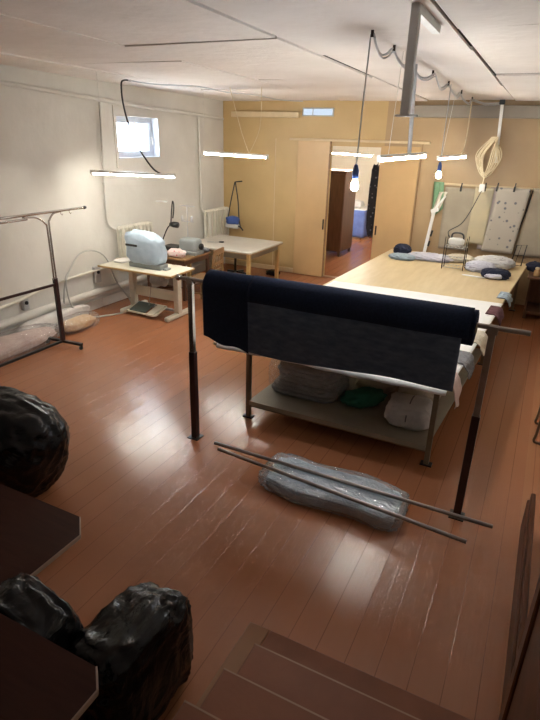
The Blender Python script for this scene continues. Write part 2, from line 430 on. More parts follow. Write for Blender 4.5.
MB().box(.03, 0, 0, WD + .012, w, .014).build('window_sill', 'pvc', win)
MB().box(.03, w - .012, .014, WD, w, h).build('reveal_lining', 'pvc', win)
MB().tube([(.03, w - .05, h * .5), (.06, w - .05, h * .5), (.06, w - .05, h * .32)], .008).build('handle', 'white_paint', win)
MB().box(WD, -.075, -.14, WD + .02, -.055, h + .14).build('casing_strip', 'cream', win)
struct(MB().box(XL, YF, 0, XL + .035, 6.35, .16, .01).box(XL, 6.35, 0, XL + .035, YB, .16, .01).build('baseboard_left', 'white_wall'))

# back partition with the doorway, transom and trims
DX0, DX1, DZ = -3.86, -2.83, 2.50
TB = .12
wb = MB()
wb.box(XL, YB, -.1, DX0, YB + TB, 3.5).box(DX0, YB, DZ, DX1, YB + TB, 3.5)
wall_back = struct(wb.build('wall_back', 'tan'))
MB().box(DX1, YB, -.1, XR + .3, YB + TB, 3.5).build('right_segment', 'tan_brown', wall_back)  # back wall right of the doorway, in a darker, browner tan
for x in (-5.0, -2.15):
    MB().box(x - .006, YB - .006, 0, x + .006, YB, 2.60).build('board_joint', 'tan_trim' if x < -4 else 'wood', wall_back)
struct(MB().box(XL, YB - .03, .006, DX0, YB, .10, .008).build('baseboard_back', 'tan_trim'))
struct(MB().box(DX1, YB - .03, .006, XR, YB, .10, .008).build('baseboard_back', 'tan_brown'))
struct(MB().box(-5.96, YB - .10, 2.97, -4.5, YB, 3.07, .008).build('trim_2', 'tan_trim'), 'pale tan boxed strip under the ceiling on the back wall')
struct(MB().box(-4.68, YB - .07, 2.575, -2.02, YB, 2.62, .006).build('trim_3', 'tan_trim'), 'pale door track across the back wall')
struct(MB().box(-2.45, YB - .10, 3.0, XR, YB, 3.19, .01).build('trim_4', 'duct'), 'grey boxed duct under the ceiling at the back wall')
w2 = struct(thing('window_2', 'narrow lit transom high on the back wall', 'window', (-4.45, YB, 3.0)))
MB().box(0, -.03, 0, .62, 0, .02).box(0, -.03, .125, .62, 0, .145).box(0, -.03, .02, .02, 0, .125).box(.60, -.03, .02, .62, 0, .125).box(.2, -.03, .02, .215, 0, .125).build('window_frame', 'grey_steel', w2)
MB().box(.02, -.015, .02, .60, -.008, .125).build('pane', 'transom', w2)
d1 = struct(thing('door_1', 'tan sliding door panel at the near side of the doorway', 'door', (-4.50, YB - .055, .01)))
MB().box(0, 0, 0, .66, .035, 2.60, .004).build('door_panel', 'tan_door', d1)
MB().box(.60, -.02, .95, .625, 0, 1.15, .004).build('door_handle', 'dark_steel', d1)
MB().box(.645, -.004, 0, .664, .039, 2.60).build('edge_strip', 'wood', d1)
d2 = struct(thing('door_2', 'tan sliding door panel right of the doorway', 'door', (-2.87, YB - .055, .01)))
MB().box(0, 0, 0, .70, .035, 2.52, .004).build('door_panel', 'tan_door', d2)
MB().box(.035, -.02, .95, .06, 0, 1.12, .004).build('door_handle', 'dark_steel', d2)
struct(MB().box(DX0, YB - .02, 0, DX1, YB + TB, .018, .004).build('trim_5', 'strip'), 'wooden threshold of the doorway')

# walls behind and to the right of the camera
struct(MB().box(XR, YF, -.1, XR + .2, YB + .3, 3.56).build('wall_right', 'white_wall'))
struct(MB().box(XL - .3, YF - .2, -.1, XR + .2, YF, 3.56).build('wall_rear', 'white_wall'))

# the hall beyond the doorway
HX0, HX1, HY = -6.4, -2.6, 16.6
struct(MB().box(HX0, YB + TB, -.12, HX1, HY, -.002).build('floor_hall', 'floor'))
struct(MB().box(HX0 - .2, YB + TB, -.1, HX0, HY, 3.1).build('wall_hall_left', 'hall_wall'))
struct(MB().box(HX1, YB + TB, -.1, HX1 + .2, HY, 3.1).build('wall_hall_right', 'hall_wall'))
struct(MB().box(HX0 - .2, HY, -.1, HX1 + .2, HY + .2, 3.1).build('wall_hall_back', 'hall_wall'))
struct(MB().box(HX0 - .2, YB + TB, 3.0, HX1 + .2, HY + .2, 3.15).build('ceiling_hall', 'ceiling'))

# ------------------------------------------------------------------ pipes and radiators on the left wall
def wall_pipe(pts, r, name, label, material='white_wall', clips=(), n=10):
    o = tag(MB().tube(pts, r, n, 4).build(name, material), label, 'pipe')
    for c in clips:
        MB().obox((XL, c[1], c[2]), (c[0] + r, c[1], c[2]), .02, .02).build('bracket', material, o)
    return o
wall_pipe([(XL + .07, 2.0, 3.27), (XL + .07, 5.0, 3.15), (XL + .07, 7.0, 3.05), (XL + .07, 8.5, 3.0), (XL + .08, 10.05, 2.93)], .028,
          'heating_pipe', 'long white pipe sloping along the wall under the ceiling above the window', clips=((XL + .07, 5.9, 3.10), (XL + .07, 9.3, 2.965)))
wall_pipe([(XL + .05, 6.66, 3.04), (XL + .05, 6.62, 2.2), (XL + .05, 6.60, 1.45), (XL + .05, 6.63, 1.28), (XL + .09, 6.73, 1.20)], .018,
          'heating_pipe', 'thin white pipe dropping to the radiator behind the cream sewing table', clips=((XL + .05, 6.61, 1.9),))
wall_pipe([(XL + .05, 9.24, 2.95), (XL + .05, 9.26, 1.5), (XL + .05, 9.26, 1.30), (XL + .09, 9.30, 1.19)], .022,
          'heating_pipe', 'white pipe dropping to the radiator in the far corner', clips=((XL + .05, 9.25, 2.0),))
wall_pipe([(XL + .10, 2.6, .24), (XL + .10, 4.5, .27), (XL + .10, 5.5, .30), (XL + .10, 7.0, .29), (XL + .10, 9.1, .30), (XL + .10, 10.1, .30)], .052,
          'heating_pipe', 'thick white pipe running low along the left wall', clips=((XL + .10, 4.3, .265), (XL + .10, 6.2, .30), (XL + .10, 8.3, .295)))
wall_pipe([(XL + .05, 2.6, .40), (XL + .05, 4.5, .47), (XL + .05, 5.3, .58), (XL + .05, 6.0, .62), (XL + .05, 6.55, .63), (XL + .10, 6.72, .74)], .02,
          'heating_pipe', 'thin grey pipe above the thick pipe behind the clothes rack', 'rad', clips=((XL + .05, 5.6, .60),))

def radiator(y0, n, z0, z1, label):
    t_ = thing('radiator', label, 'radiator', (XL + .13, y0, z0))
    H = z1 - z0
    for k in range(n):
        y = k * .098; s = MB()
        for x in (-.05, .05): s.obox((x, y + .03, .04), (x, y + .03, H - .04), .045, .06, (1, 0, 0))
        s.box(-.08, y, 0, .08, y + .062, .08, .02).box(-.08, y, H - .08, .08, y + .062, H, .02)
        s.build('section', 'rad', t_)
    for zz in (.05, H - .05): MB().tube([(0, -.05, zz), (0, n * .098, zz)], .022).build('manifold', 'rad', t_)
    for yy in (.1, n * .098 - .15): MB().box(-.131, yy, .25, -.06, yy + .03, .28).build('bracket', 'rad', t_)
    return t_
radiator(6.78, 8, .66, 1.24, 'cream ribbed radiator on the wall behind the blue covered machine')
radiator(9.33, 8, .64, 1.24, 'cream ribbed radiator in the far corner beside the tan wall')

def wall_box(y, z, w_, h_, label, material='grey_steel'):
    t_ = thing('wall_socket', label, 'socket', (XL, y, z))
    MB().box(0, -w_ / 2, 0, .06, w_ / 2, h_, .008).build('casing', material, t_)
    MB().lathe([(0, .062), (.022, .062), (.026, .06), (.026, .075), (.022, .078), (0, .07)], (0, 0, h_ * .65), 14, 'x').build('outlet', 'black', t_)
    return t_
wall_box(4.88, .34, .10, .16, 'grey socket box above the thick pipe beside the clothes rack')
wall_box(6.28, .42, .13, .26, 'grey switch box on the wall at the end of the cream sewing table')

tag(MB().tube([(XL + .15, 5.45, .30), (XL + .13, 5.55, .62), (XL + .10, 5.85, .92), (XL + .10, 6.15, .96), (XL + .12, 6.42, .80), (XL + .22, 6.50, .42), (XL + .45, 6.55, .10), (XL + .55, 6.35, .016),
               (XL + .45, 6.02, .016), (XL + .28, 5.72, .05), (XL + .19, 5.55, .25), (XL + .16, 5.52, .62), (XL + .12, 5.62, .72)], .013, 8, 6).build('hose', 'hose'),
    'grey looped hose hanging off the wall between rack and sewing table', 'hose')

# ------------------------------------------------------------------ garment rack
rk = thing('garment_rack', 'black clothes rack with silver upper tubes and castors by the left wall', 'clothes rack', (-5.38, 4.75, 0))
def R_(m_, n_, mt): return m_.build(n_, mt, rk)
foot = MB().obox((-.28, -.02, .075), (.31, .02, .075), .045, .03)
R_(foot, 'foot', 'dark_steel')
R_(MB().obox((0, -2.6, .075), (0, 0, .075), .03, .03).obox((-.28, -2.62, .075), (.31, -2.58, .075), .045, .03), 'base_bar', 'dark_steel')
for x, y in ((-.26, -.02), (.29, .02), (-.26, -2.62), (.29, -2.58)):
    c_ = MB().lathe([(0, -.011), (.026, -.011), (.03, -.006), (.03, .006), (.026, .011), (0, .011)], (x, y, .030), 14, 'x')
    c_.obox((x, y, .03), (x, y, .065), .03, .012); R_(c_, 'castor', 'black')
for y in (0, -2.6):
    R_(MB().box(-.025, y - .025, .06, .025, y + .025, .92, .004), 'post', 'maroon_steel')
    R_(MB().tube([(.0, y + .018, .9), (.0, y + .018, 1.55), (0, y + .03, 1.63), (0, y + .10, 1.70), (0, y + .2, 1.715)], .011, 8, 5), 'upper_tube', 'chrome')
    R_(MB().tube([(.0, y - .018, .9), (.0, y - .018, 1.50), (0, y - .04, 1.60), (0, y - .16, 1.68), (0, y - .35, 1.70)], .011, 8, 5), 'upper_tube', 'chrome')
R_(MB().obox((0, -2.6, .84), (0, 0, .84), .022, .03), 'cross_bar', 'maroon_steel')
R_(MB().tube([(0, -2.9, 1.725), (0, .62, 1.725)], .016, 10), 'top_rail', 'chrome')
R_(MB().tube([(.07, -2.7, 1.69), (.07, -.35, 1.69)], .013, 8).tube([(0, -.35, 1.70), (.07, -.35, 1.69)], .01), 'second_rail', 'chrome')
R_(MB().lathe([(0, 0), (.021, 0), (.023, .015), (.018, .035), (0, .037)], (0, .61, 1.725), 12, 'y'), 'end_cap', 'black')
for y in (.22, .36):
    R_(MB().tube([(0, y, 1.71), (0, y, 1.685), (.0, y + .02, 1.67), (.0, y + .03, 1.685)], .004, 6), 'hook', 'chrome')

# wrapped bundles on the floor behind the rack
def wrapped(name, label, c, r, seed, core, rot=0, group=None, flm='film', e=.8):
    t_ = thing(name, label, 'bundle', (c[0], c[1], 0), 0, group)
    MB().lump((0, 0, r[2]), r, seed, .10, 2.0, e, 44, 20, floor=.012, rot=rot).build('contents', core, t_)
    MB().lump((0, 0, r[2] + .004), tuple(x + .03 for x in r), seed + 20, .16, 5.0, e, 90, 40, True, floor=.004, rot=rot).build('plastic_wrap', flm, t_)
    return t_
wrapped('fabric_bundle', 'pale pink fabric bundle in clear plastic on the floor behind the rack', (-5.78, 4.10, 0), (.22, .82, .10), 3, 'pinkfab', 0)
wrapped('fabric_bundle', 'orange fabric bundle in clear plastic beside the foot of the clothes rack', (-5.72, 5.36, 0), (.13, .30, .085), 5, 'orangefab', 0)
s_ = MB().lump((-6.04, 5.25, .10), (.08, .62, .12), 8, .10, 2.2, .7, 40, 20, True, floor=.004)
tag(s_.build('plastic_sack', 'whitebag'), 'white plastic sack leaning on the wall under the thick pipe', 'sack')

# ------------------------------------------------------------------ cream sewing table with covered machine
st = thing('sewing_table', 'cream industrial sewing table with beige steel legs and treadle', 'sewing table', (-5.38, 6.54, 0))
def S_(m_, n_, mt, par=None): return m_.build(n_, mt, par or st)
S_(MB().box(-.68, -.32, .69, .68, .32, .73, .012), 'tabletop', 'beige_top')
S_(MB().box(-.70, -.325, .694, .70, -.31, .722, .004).box(.675, -.32, .694, .69, .32, .722, .004), 'edge_band', 'wood_yellow')
for x in (-.30, .56):
    S_(MB().box(x - .045, -.04, .06, x + .045, .06, .69, .008).box(x - .04, -.31, .0, x + .04, .31, .07, .015).box(x - .035, -.25, .655, x + .035, .25, .69, .006), 'leg', 'beige_metal')
S_(MB().box(-.255, .0, .24, .515, .03, .40, .006), 'cross_panel', 'beige_metal')
S_(MB().box(-.26, -.02, .08, .52, .03, .11, .004), 'stretcher', 'grey_steel')
S_(MB().lathe([(0, -.14), (.07, -.14), (.085, -.12), (.085, .10), (.06, .13), (0, .14)], (.22, .02, .53), 18, 'x').box(.14, -.02, .60, .30, .06, .69), 'motor', 'machine_grey')
S_(MB().box(.30, -.30, .615, .48, -.2, .69, .005), 'control_box', 'machine_grey')
td = S_(MB().obox((-.20, -.28, .055), (-.20, .0, .13), .03, .02).obox((.34, -.28, .055), (.34, 0, .13), .03, .02).obox((-.20, -.28, .055), (.34, -.28, .055), .03, .02).obox((-.20, 0, .13), (.34, 0, .13), .03, .02), 'treadle', 'beige_metal')
S_(MB().add([(-.17, -.27, .066), (.14, -.27, .066), (.14, -.02, .135), (-.17, -.02, .135), (-.17, -.27, .082), (.14, -.27, .082), (.14, -.02, .151), (-.17, -.02, .151)],
            [(3, 2, 1, 0), (4, 5, 6, 7), (0, 1, 5, 4), (1, 2, 6, 5), (2, 3, 7, 6), (3, 0, 4, 7)]), 'tread_mat', 'rubber', td)
S_(MB().add([(.19, -.32, .05), (.32, -.32, .05), (.32, -.02, .12), (.19, -.02, .12), (.19, -.32, .075), (.32, -.32, .075), (.32, -.02, .145), (.19, -.02, .145)],
            [(3, 2, 1, 0), (4, 5, 6, 7), (0, 1, 5, 4), (1, 2, 6, 5), (2, 3, 7, 6), (3, 0, 4, 7)]), 'knee_pedal', 'beige_metal', td)
S_(MB().tube([(.08, -.1, .12), (.10, -.03, .5)], .006), 'pull_rod', 'chrome')

sm = thing('sewing_machine', 'sewing machine under a pale blue cloth cover on the cream table', 'sewing machine', (-5.33, 6.50, .73))
MB().box(-.28, -.10, 0, .32, .10, .075, .01).build('machine_bed', 'machine_grey', sm)
def cov(p):
    x, y, z = p
    k = (z + .24) / .48
    x2 = x - .02 * max(0, k)
    return (x2, y * (1 - .15 * max(0, k)), z - max(0, x + .1) ** 1.5 * .32 * max(0, k))
MB().lump((0, 0, .30), (.315, .17, .25), 12, .08, 2.2, .48, 48, 30, shape=cov, floor=.05).build('cloth_cover', 'blue_cover', sm)
MB().box(-.25, -.185, .33, -.03, -.165, .365, .008).build('cover_slot', 'black', sm)
MB().box(.33, -.06, .0, .40, .06, .03, .006).build('hand_lever', 'machine_grey', sm)
tag(MB().lump((-5.90, 6.62, .745), (.13, .16, .018), 2, .08, 2, .6, 24, 10, floor=.731).build('paper_pile', 'paper'), 'white papers lying left of the blue covered machine', 'paper')

# ------------------------------------------------------------------ overlocker table behind it
ot = thing('overlock_table', 'small brown table carrying the grey overlock machine', 'table', (-5.60, 7.68, 0))
MB().box(-.50, -.42, .69, .42, .42, .725, .006).build('tabletop', 'wood', ot)
MB().box(-.46, -.38, .61, .38, .38, .69).build('apron', 'wood_dark', ot)
for x in (-.38, .36):
    for y in (-.36, .36): MB().box(x - .025, y - .025, 0, x + .025, y + .025, .61, .004).build('leg', 'wood_dark', ot)
MB().box(-.40, -.34, .20, .38, .34, .225).build('shelf', 'wood_dark', ot)
om = thing('overlock_machine', 'grey overlock machine with a tall thread stand on the brown table', 'sewing machine', (-5.38, 7.72, .725))
MB().box(-.22, -.14, 0, .20, .14, .06, .012).build('base', 'machine_grey', om)
MB().lump((.0, .02, .15), (.19, .12, .12), 4, .05, 1.5, .45, 32, 18, floor=.05).build('body', 'machine_grey', om)
MB().lathe([(0, 0), (.05, 0), (.055, .01), (.055, .03), (.05, .04), (0, .04)], (.20, .02, .14), 18, 'x').build('hand_wheel', 'black', om)
MB().tube([(-.12, .12, .1), (-.12, .12, .80)], .008).obox((-.27, .12, .78), (.03, .12, .78), .02, .012).obox((-.25, .12, .52), (.01, .12, .52), .012, .012).build('thread_stand', 'grey_cable', om)
for x in (-.22, -.03):
    MB().lathe([(0, 0), (.03, 0), (.032, .01), (.016, .08), (.012, .085), (0, .085)], (x, .12, .528), 14).build('thread_cone', 'whitefab', om)
tag(MB().lump((-5.42, 7.38, .79), (.17, .08, .075), 9, .22, 2.4, .9, 32, 18, floor=.726).build('cloth_pile', 'pinkcloth'), 'red and white patterned cloth heap in front of the overlock machine', 'cloth')
tag(MB().lump((-5.30, 8.00, .76), (.13, .08, .035), 11, .25, 2.6, .8, 28, 14, floor=.726).build('dark_cloth', 'greyfab'), 'dark grey cloth lying behind the grey overlock machine', 'cloth')
tag(MB().box(-5.98, 7.72, .726, -5.68, 7.98, .80, .012).build('parts_tray', 'black'), 'flat black tray beside the wall on the brown overlock table', 'tray')
fl = thing('flexible_lamp', 'black jointed work lamp clamped to the brown table by the wall', 'lamp', (-5.92, 7.55, .725))
MB().lathe([(0, 0), (.05, 0), (.05, .02), (.015, .03), (0, .03)], (0, 0, 0), 16).build('base', 'black', fl)
MB().tube([(0, 0, .02), (.10, 0, .22), (.22, -.02, .42), (.30, -.02, .50)], .011, 8, 4).build('arm', 'black', fl)
MB().tube([(.30, -.02, .50), (.31, 0, .72), (.34, 0, .88), (.36, .0, .78), (.33, 0, .6)], .010, 8, 5).build('cord_loop', 'black', fl)
MB().lathe([(.0, -.09), (.035, -.09), (.05, -.02), (.05, .06), (0, .06)], (.38, -.02, .50), 16, 'x').build('lamp_shade', 'black', fl)
MB().obox((.02, -.03, .86), (.26, -.03, .87), .03, .022).build('reflector_tube', 'machine_white', fl)

def wooden_chair(loc, rz, label):
    t_ = thing('wooden_chair', label, 'chair', loc, rz)
    MB().box(-.20, -.20, .43, .20, .20, .455, .008).build('seat', 'wood', t_)
    for x in (-.18, .18):
        MB().box(x - .018, .16, 0, x + .018, .196, .43, .003).build('leg', 'wood', t_)
        MB().obox((x, -.18, 0), (x, -.18, .45), .036, .036).obox((x, -.18, .45), (x, -.23, .93), .036, .03).build('leg', 'wood', t_)
    MB().obox((-.18, -.228, .89), (.18, -.228, .89), .022, .09).obox((-.18, -.21, .70), (.18, -.21, .70), .018, .05).build('backrest', 'wood', t_)
    for x in (-.09, 0, .09): MB().obox((x, -.206, .62), (x, -.222, .86), .025, .012).build('back_slat', 'wood', t_)
    MB().obox((-.18, -.2, .58), (.18, -.2, .58), .018, .04).build('lower_rail', 'wood', t_)
    for x in (-.18, .18): MB().obox((x, -.16, .2), (x, .16, .2), .02, .025).build('stretcher', 'wood', t_)
    return t_
wooden_chair((-4.86, 7.42, 0), PI / 2 + .15, 'brown wooden chair with slatted back drawn up to the overlock table')

# white work table in the far corner
lt = thing('work_table', 'white topped work table with yellow wooden legs in the far corner', 'table', (-5.2, 8.92, 0))
MB().box(-.72, -.65, .715, .72, .65, .745, .006).build('tabletop', 'greytop', lt)
MB().box(-.715, -.655, .70, .722, .652, .716).build('edge_band', 'ply_edge', lt)
MB().box(-.66, -.60, .60, .66, -.575, .70).box(-.66, .575, .60, .66, .60, .70).box(-.66, -.6, .60, -.635, .6, .70).box(.635, -.6, .60, .66, .6, .70).build('apron', 'frame_brown', lt)
for x in (-.64, .64):
    for y in (-.58, .58): MB().box(x - .032, y - .032, 0, x + .032, y + .032, .70, .004).build('leg', 'wood_yellow', lt)
sc = thing('scissors', 'dark scissors lying on the white work table', 'scissors', (-5.55, 8.75, .747), .5)
MB().obox((-.12, -.02, .004), (.10, .015, .004), .018, .006).obox((-.12, .02, .008), (.10, -.015, .008), .018, .006).build('blade', 'grey_steel', sc)
MB().tube([(.10, .015, .008), (.14, .05, .008), (.19, .04, .008), (.18, .01, .008), (.10, .005, .008)], .006, 6, 4).tube([(.10, -.015, .008), (.14, -.05, .008), (.19, -.04, .008), (.18, -.01, .008), (.10, -.005, .008)], .006, 6, 4).build('handle', 'black', sc)
ws = thing('work_stool', 'dark swivel stool pushed under the white work table', 'stool', (-5.42, 9.35, 0))
for k in range(5):
    a = 2 * PI * k / 5 + .2; MB().obox((0, 0, .09), (.26 * math.cos(a), .26 * math.sin(a), .055), .04, .03).lathe([(0, -.01), (.024, -.01), (.026, 0), (.024, .01), (0, .01)], (.25 * math.cos(a), .25 * math.sin(a), .026), 10, 'x').build('foot', 'black', ws)
MB().tube([(0, 0, .06), (0, 0, .43)], .025).build('column', 'dark_steel', ws)
MB().lathe([(0, 0), (.17, 0), (.185, .02), (.185, .04), (.165, .06), (0, .065)], (0, 0, .42), 24).build('seat', 'black', ws)
tag(MB().lump((-4.78, 9.78, .055), (.14, .12, .06), 6, .18, 2, .8, 24, 14, floor=.001).build('black_bag', 'black_bag'), 'small crumpled black bag on the floor behind the white work table', 'bag')

hb = thing('hanging_device', 'small blue and white device hung on two black straps in the far corner', 'device', (-5.74, 9.80, .86))
MB().box(-.15, -.06, 0, .15, .06, .10, .02).build('tray', 'machine_white', hb)
MB().lump((0, -.01, .15), (.15, .07, .09), 5, .18, 2, .7, 28, 16, floor=.09).build('body', 'blue_plastic', hb)
MB().tube([(-.13, 0, .12), (-.09, .06, .5), (-.03, .13, .90)], .012, 8, 4).build('strap', 'black', hb)
MB().tube([(.18, 0, .02), (.12, .04, .2), (.06, .1, .55), (-.02, .13, .90)], .012, 8, 4).build('strap', 'black', hb)
MB().tube([(-.02, .40, .90), (-.02, .12, .90)], .012).build('hook', 'dark_steel', hb)
MB().tube([(.14, -.03, .06), (.22, -.05, .03), (.26, -.04, -.02)], .014, 8, 3).build('spout', 'black', hb)

# ------------------------------------------------------------------ fluorescent lamps
def tube_lamp(a, b, label, cords, group='hanging fluorescent lamps', tm='tube', shade=True):
    a, b = V(a), V(b); c = (a + b) / 2; d = b - a; Ln = d.length
    t_ = thing('fluorescent_lamp', label, 'lamp', c, 0, group)
    a, b = a - c, b - c; dd = d.normalized(); up = V((0, 0, 1))
    sd = dd.cross(up).normalized()
    MB().tube([a + dd * .03, b - dd * .03], .014, 10).build('tube', tm, t_)
    m_ = MB()
    # inverted trough above the tube
    prof = [(-.055, .010), (-.03, .032), (.03, .032), (.055, .010), (.058, .014), (.032, .040), (-.032, .040), (-.058, .014)]
    vs = [p + sd * x + up * z for p in (a, b) for x, z in prof]
    n = len(prof)
    m_.add(vs, [tuple(range(n - 1, -1, -1)), tuple(range(n, 2 * n))] + [(i, (i + 1) % n, n + (i + 1) % n, n + i) for i in range(n)])
    if shade: m_.build('reflector', 'white_paint', t_)
    else: MB().obox(a + up * .034, b + up * .034, .035, .018).build('batten', 'white_paint', t_)
    for p in (a + dd * .015, b - dd * .015): MB().obox(p + up * .03, p - up * .016, .03, .025).build('end_holder', 'white_paint', t_)
    for pts, mt, r in cords:
        MB().tube([V(p) - c for p in pts], r, 6, 5 if len(pts) > 2 else 0).build('cord', mt, t_)
    return t_
L1a, L1b = (-5.62, 5.80, 2.115), (-4.62, 6.35, 2.095)
tube_lamp(L1a, L1b, 'long lit tube lamp over the cream sewing table, hung on a dark cable',
          [([(-4.80, 6.25, 2.13), (-4.93, 6.22, 2.22), (-5.26, 6.30, 2.55), (-5.50, 6.42, 2.95), (-5.58, 6.49, 3.24), (-5.55, 6.52, 3.30), (-5.50, 6.6, 3.30)], 'black', .012),
           ([(-5.45, 5.89, 2.15), (-5.45, 5.89, cz(5.9))], 'white_cable', .0025)])
tag(MB().tube([(-5.55, 6.55, cz(6.5) - .02), (-5.2, 6.75, cz(6.7) - .06), (-4.95, 7.4, cz(7.4) - .025), (-4.8, 8.0, cz(8) - .05), (-4.75, 8.8, cz(8.8) - .02), (-4.6, 9.5, cz(9.5) - .04), (-4.4, 10.05, cz(10) - .02)], .009, 6, 5).build('ceiling_cable', 'grey_cable'),
    'dark cable sagging along the ceiling from the sewing table lamp to the tan wall', 'cable')
L2a, L2b = (-5.12, 7.80, 2.355), (-3.95, 7.80, 2.335)
tube_lamp(L2a, L2b, 'lit tube lamp on cream cords over the white work table',
          [([(-4.28, 7.8, 2.38), (-4.42, 7.8, 2.7), (-4.62, 7.8, cz(7.8))], 'rope', .005), ([(-4.28, 7.8, 2.38), (-4.10, 7.8, 2.75), (-4.08, 7.8, cz(7.8))], 'rope', .0035),
           ([(-5.1, 7.8, 2.38), (-5.1, 7.8, cz(7.8))], 'white_cable', .0025)], shade=False)
L3a, L3b = (-1.43, 5.00, 2.470), (-1.27, 6.20, 2.485)
tube_lamp(L3a, L3b, 'lit tube lamp over the middle of the cutting table, nearest the metal hanger',
          [([(-1.33, 5.72, 2.51), (-1.33, 5.70, 2.6), (-1.33, 5.56, cz(5.56) - .06)], 'grey_cable', .022), ([(-1.40, 5.2, 2.5), (-1.36, 5.2, cz(5.2))], 'white_cable', .003)], shade=False)
L4a, L4b = (-1.56, 8.50, 2.395), (-1.34, 9.68, 2.41)
tube_lamp(L4a, L4b, 'lit tube lamp over the far end of the cutting table',
          [([(-1.39, 9.4, 2.44), (-1.35, 9.5, 2.6), (-1.36, 9.57, cz(9.57) - .03)], 'rope', .009), ([(-1.53, 8.65, 2.43), (-1.46, 8.65, cz(8.65))], 'white_cable', .003)], shade=False)
tube_lamp((-4.93, 13.0, 2.30), (-3.86, 13.0, 2.27), 'lit tube lamp hung in the hall beyond the doorway',
          [([(-4.8, 13, 2.33), (-4.8, 13, 3.0)], 'white_cable', .004), ([(-4.0, 13, 2.30), (-4.0, 13, 3.0)], 'white_cable', .004)], tm='tube_hall')

def bulb_lamp(x, y, z, xt, yt, label):
    t_ = thing('pendant_bulb', label, 'lamp', (x, y, z), 0, 'bare bulbs over the cutting table')
    dx, dy = xt - x, yt - y
    MB().lathe([(0, -.04), (.016, -.036), (.027, -.022), (.030, -.004), (.026, .018), (.016, .036), (.013, .05), (0, .05)], (0, 0, 0), 18).build('bulb', 'bulb', t_)
    MB().lathe([(0, .045), (.020, .045), (.026, .06), (.026, .11), (.016, .15), (.008, .16), (0, .16)], (0, 0, 0), 16).build('socket', 'blue_plastic', t_)
    MB().tube([(0, 0, .15), (dx * .3, dy * .3, .45), (dx, dy, cz(yt) - z - .03)], .006, 6, 4).build('cord', 'grey_cable', t_)
    return t_
bulb_lamp(-1.40, 4.29, 2.30, -1.37, 4.29, 'lit bare bulb in a blue socket hanging above the navy fabric roll')
bulb_lamp(-1.33, 7.47, 2.235, -1.33, 7.47, 'lit bare bulb in a blue socket hanging over the far half of the cutting table')

# drooping power cable along the ceiling
pts = []
ya = [4.29, 4.9, 5.56, 6.5, 7.47, 8.5, 9.57]
for a, b in zip(ya, ya[1:]):
    for k in range(6):
        t = k / 6; y = a + (b - a) * t; pts.append((-1.36 + .02 * math.sin(y * 5), y, cz(y) - .03 - .085 * 4 * t * (1 - t)))
pts += [(-1.36, 9.57, cz(9.57) - .03), (-1.2, 9.8, cz(9.8) - .07), (-1.0, 10.0, cz(10) - .05)]
pc = tag(MB().tube(pts, .009, 6, 2).tube([(x + .01, y, z - .022) for x, y, z in pts], .007, 6, 2).build('power_cable', 'grey_cable'), 'grey cable strung in loops along the ceiling above the cutting table', 'cable')
for y in ya: MB().obox((-1.36, y, cz(y)), (-1.36, y, cz(y) - .05), .02, .012).build('hook', 'dark_steel', pc)

mh = thing('metal_hanger', 'grey square steel hanger bracket fixed to the ceiling', 'bracket', (-.90, 3.63, 2.79))
zt = cz(3.63) - 2.79
MB().box(-.026, -.026, 0, .026, .026, zt, .004).build('drop_post', 'light_steel', mh)
MB().obox((0, 0, zt - .03), (0, .62, cz(4.25) - 2.79 - .03), .05, .055).build('ceiling_arm', 'light_steel', mh)
MB().box(-.055, -.02, -.012, .075, .05, 0, .003).build('end_plate', 'light_steel', mh)

wp = thing('cable_conduit', 'white conduit dropping from the ceiling near the wall patterns', 'conduit', (-.90, 10.0, 2.33))
MB().obox((.0, 0, 0), (-.06, 0, cz(10) - 2.33), .045, .03, (0, 1, 0)).build('duct', 'white_paint', wp)
MB().box(-.10, -.03, .86, -.02, .03, .93, .006).build('junction_box', 'black', wp)

# coil of cream cable with a socket and the iron's black cord
cc = thing('cable_coil', 'coil of cream extension cable hung in loops above the wall patterns', 'cable', (-1.02, 9.92, 1.92))
m_ = MB()
for k in range(7):
    w_ = .055 + .022 * k; xo = -.02 + .004 * k; L_ = .56 + .03 * (k % 3); tl = .10 - .03 * k
    m_.tube([(xo + tl * .6 + .05, .01 * k - .03, .80), (xo - w_ + tl * .1, .01 * k - .03, .80 - L_ * .45), (xo - w_ * .8, .01 * k - .03, .80 - L_ * .8), (xo, .01 * k - .03, .80 - L_), (xo + w_ * .8, .01 * k - .03, .80 - L_ * .75), (xo + w_ + tl * .1, .01 * k - .03, .80 - L_ * .4), (xo + tl * .6 + .06, .01 * k - .03, .80)], .0085, 6, 6)
m_.build('loop', 'rope', cc)
MB().tube([(.08, 0, .80), (.10, .04, .72), (.13, .07, .50)], .008, 6, 4).build('tail', 'rope', cc)
MB().tube([(-.02, 0, .26), (-.01, -.02, .14), (-.02, -.02, .07)], .008, 6, 4).build('lead', 'rope', cc)
MB().box(-.06, -.04, -.05, .03, 0, .08, .01).build('socket', 'white_paint', cc)

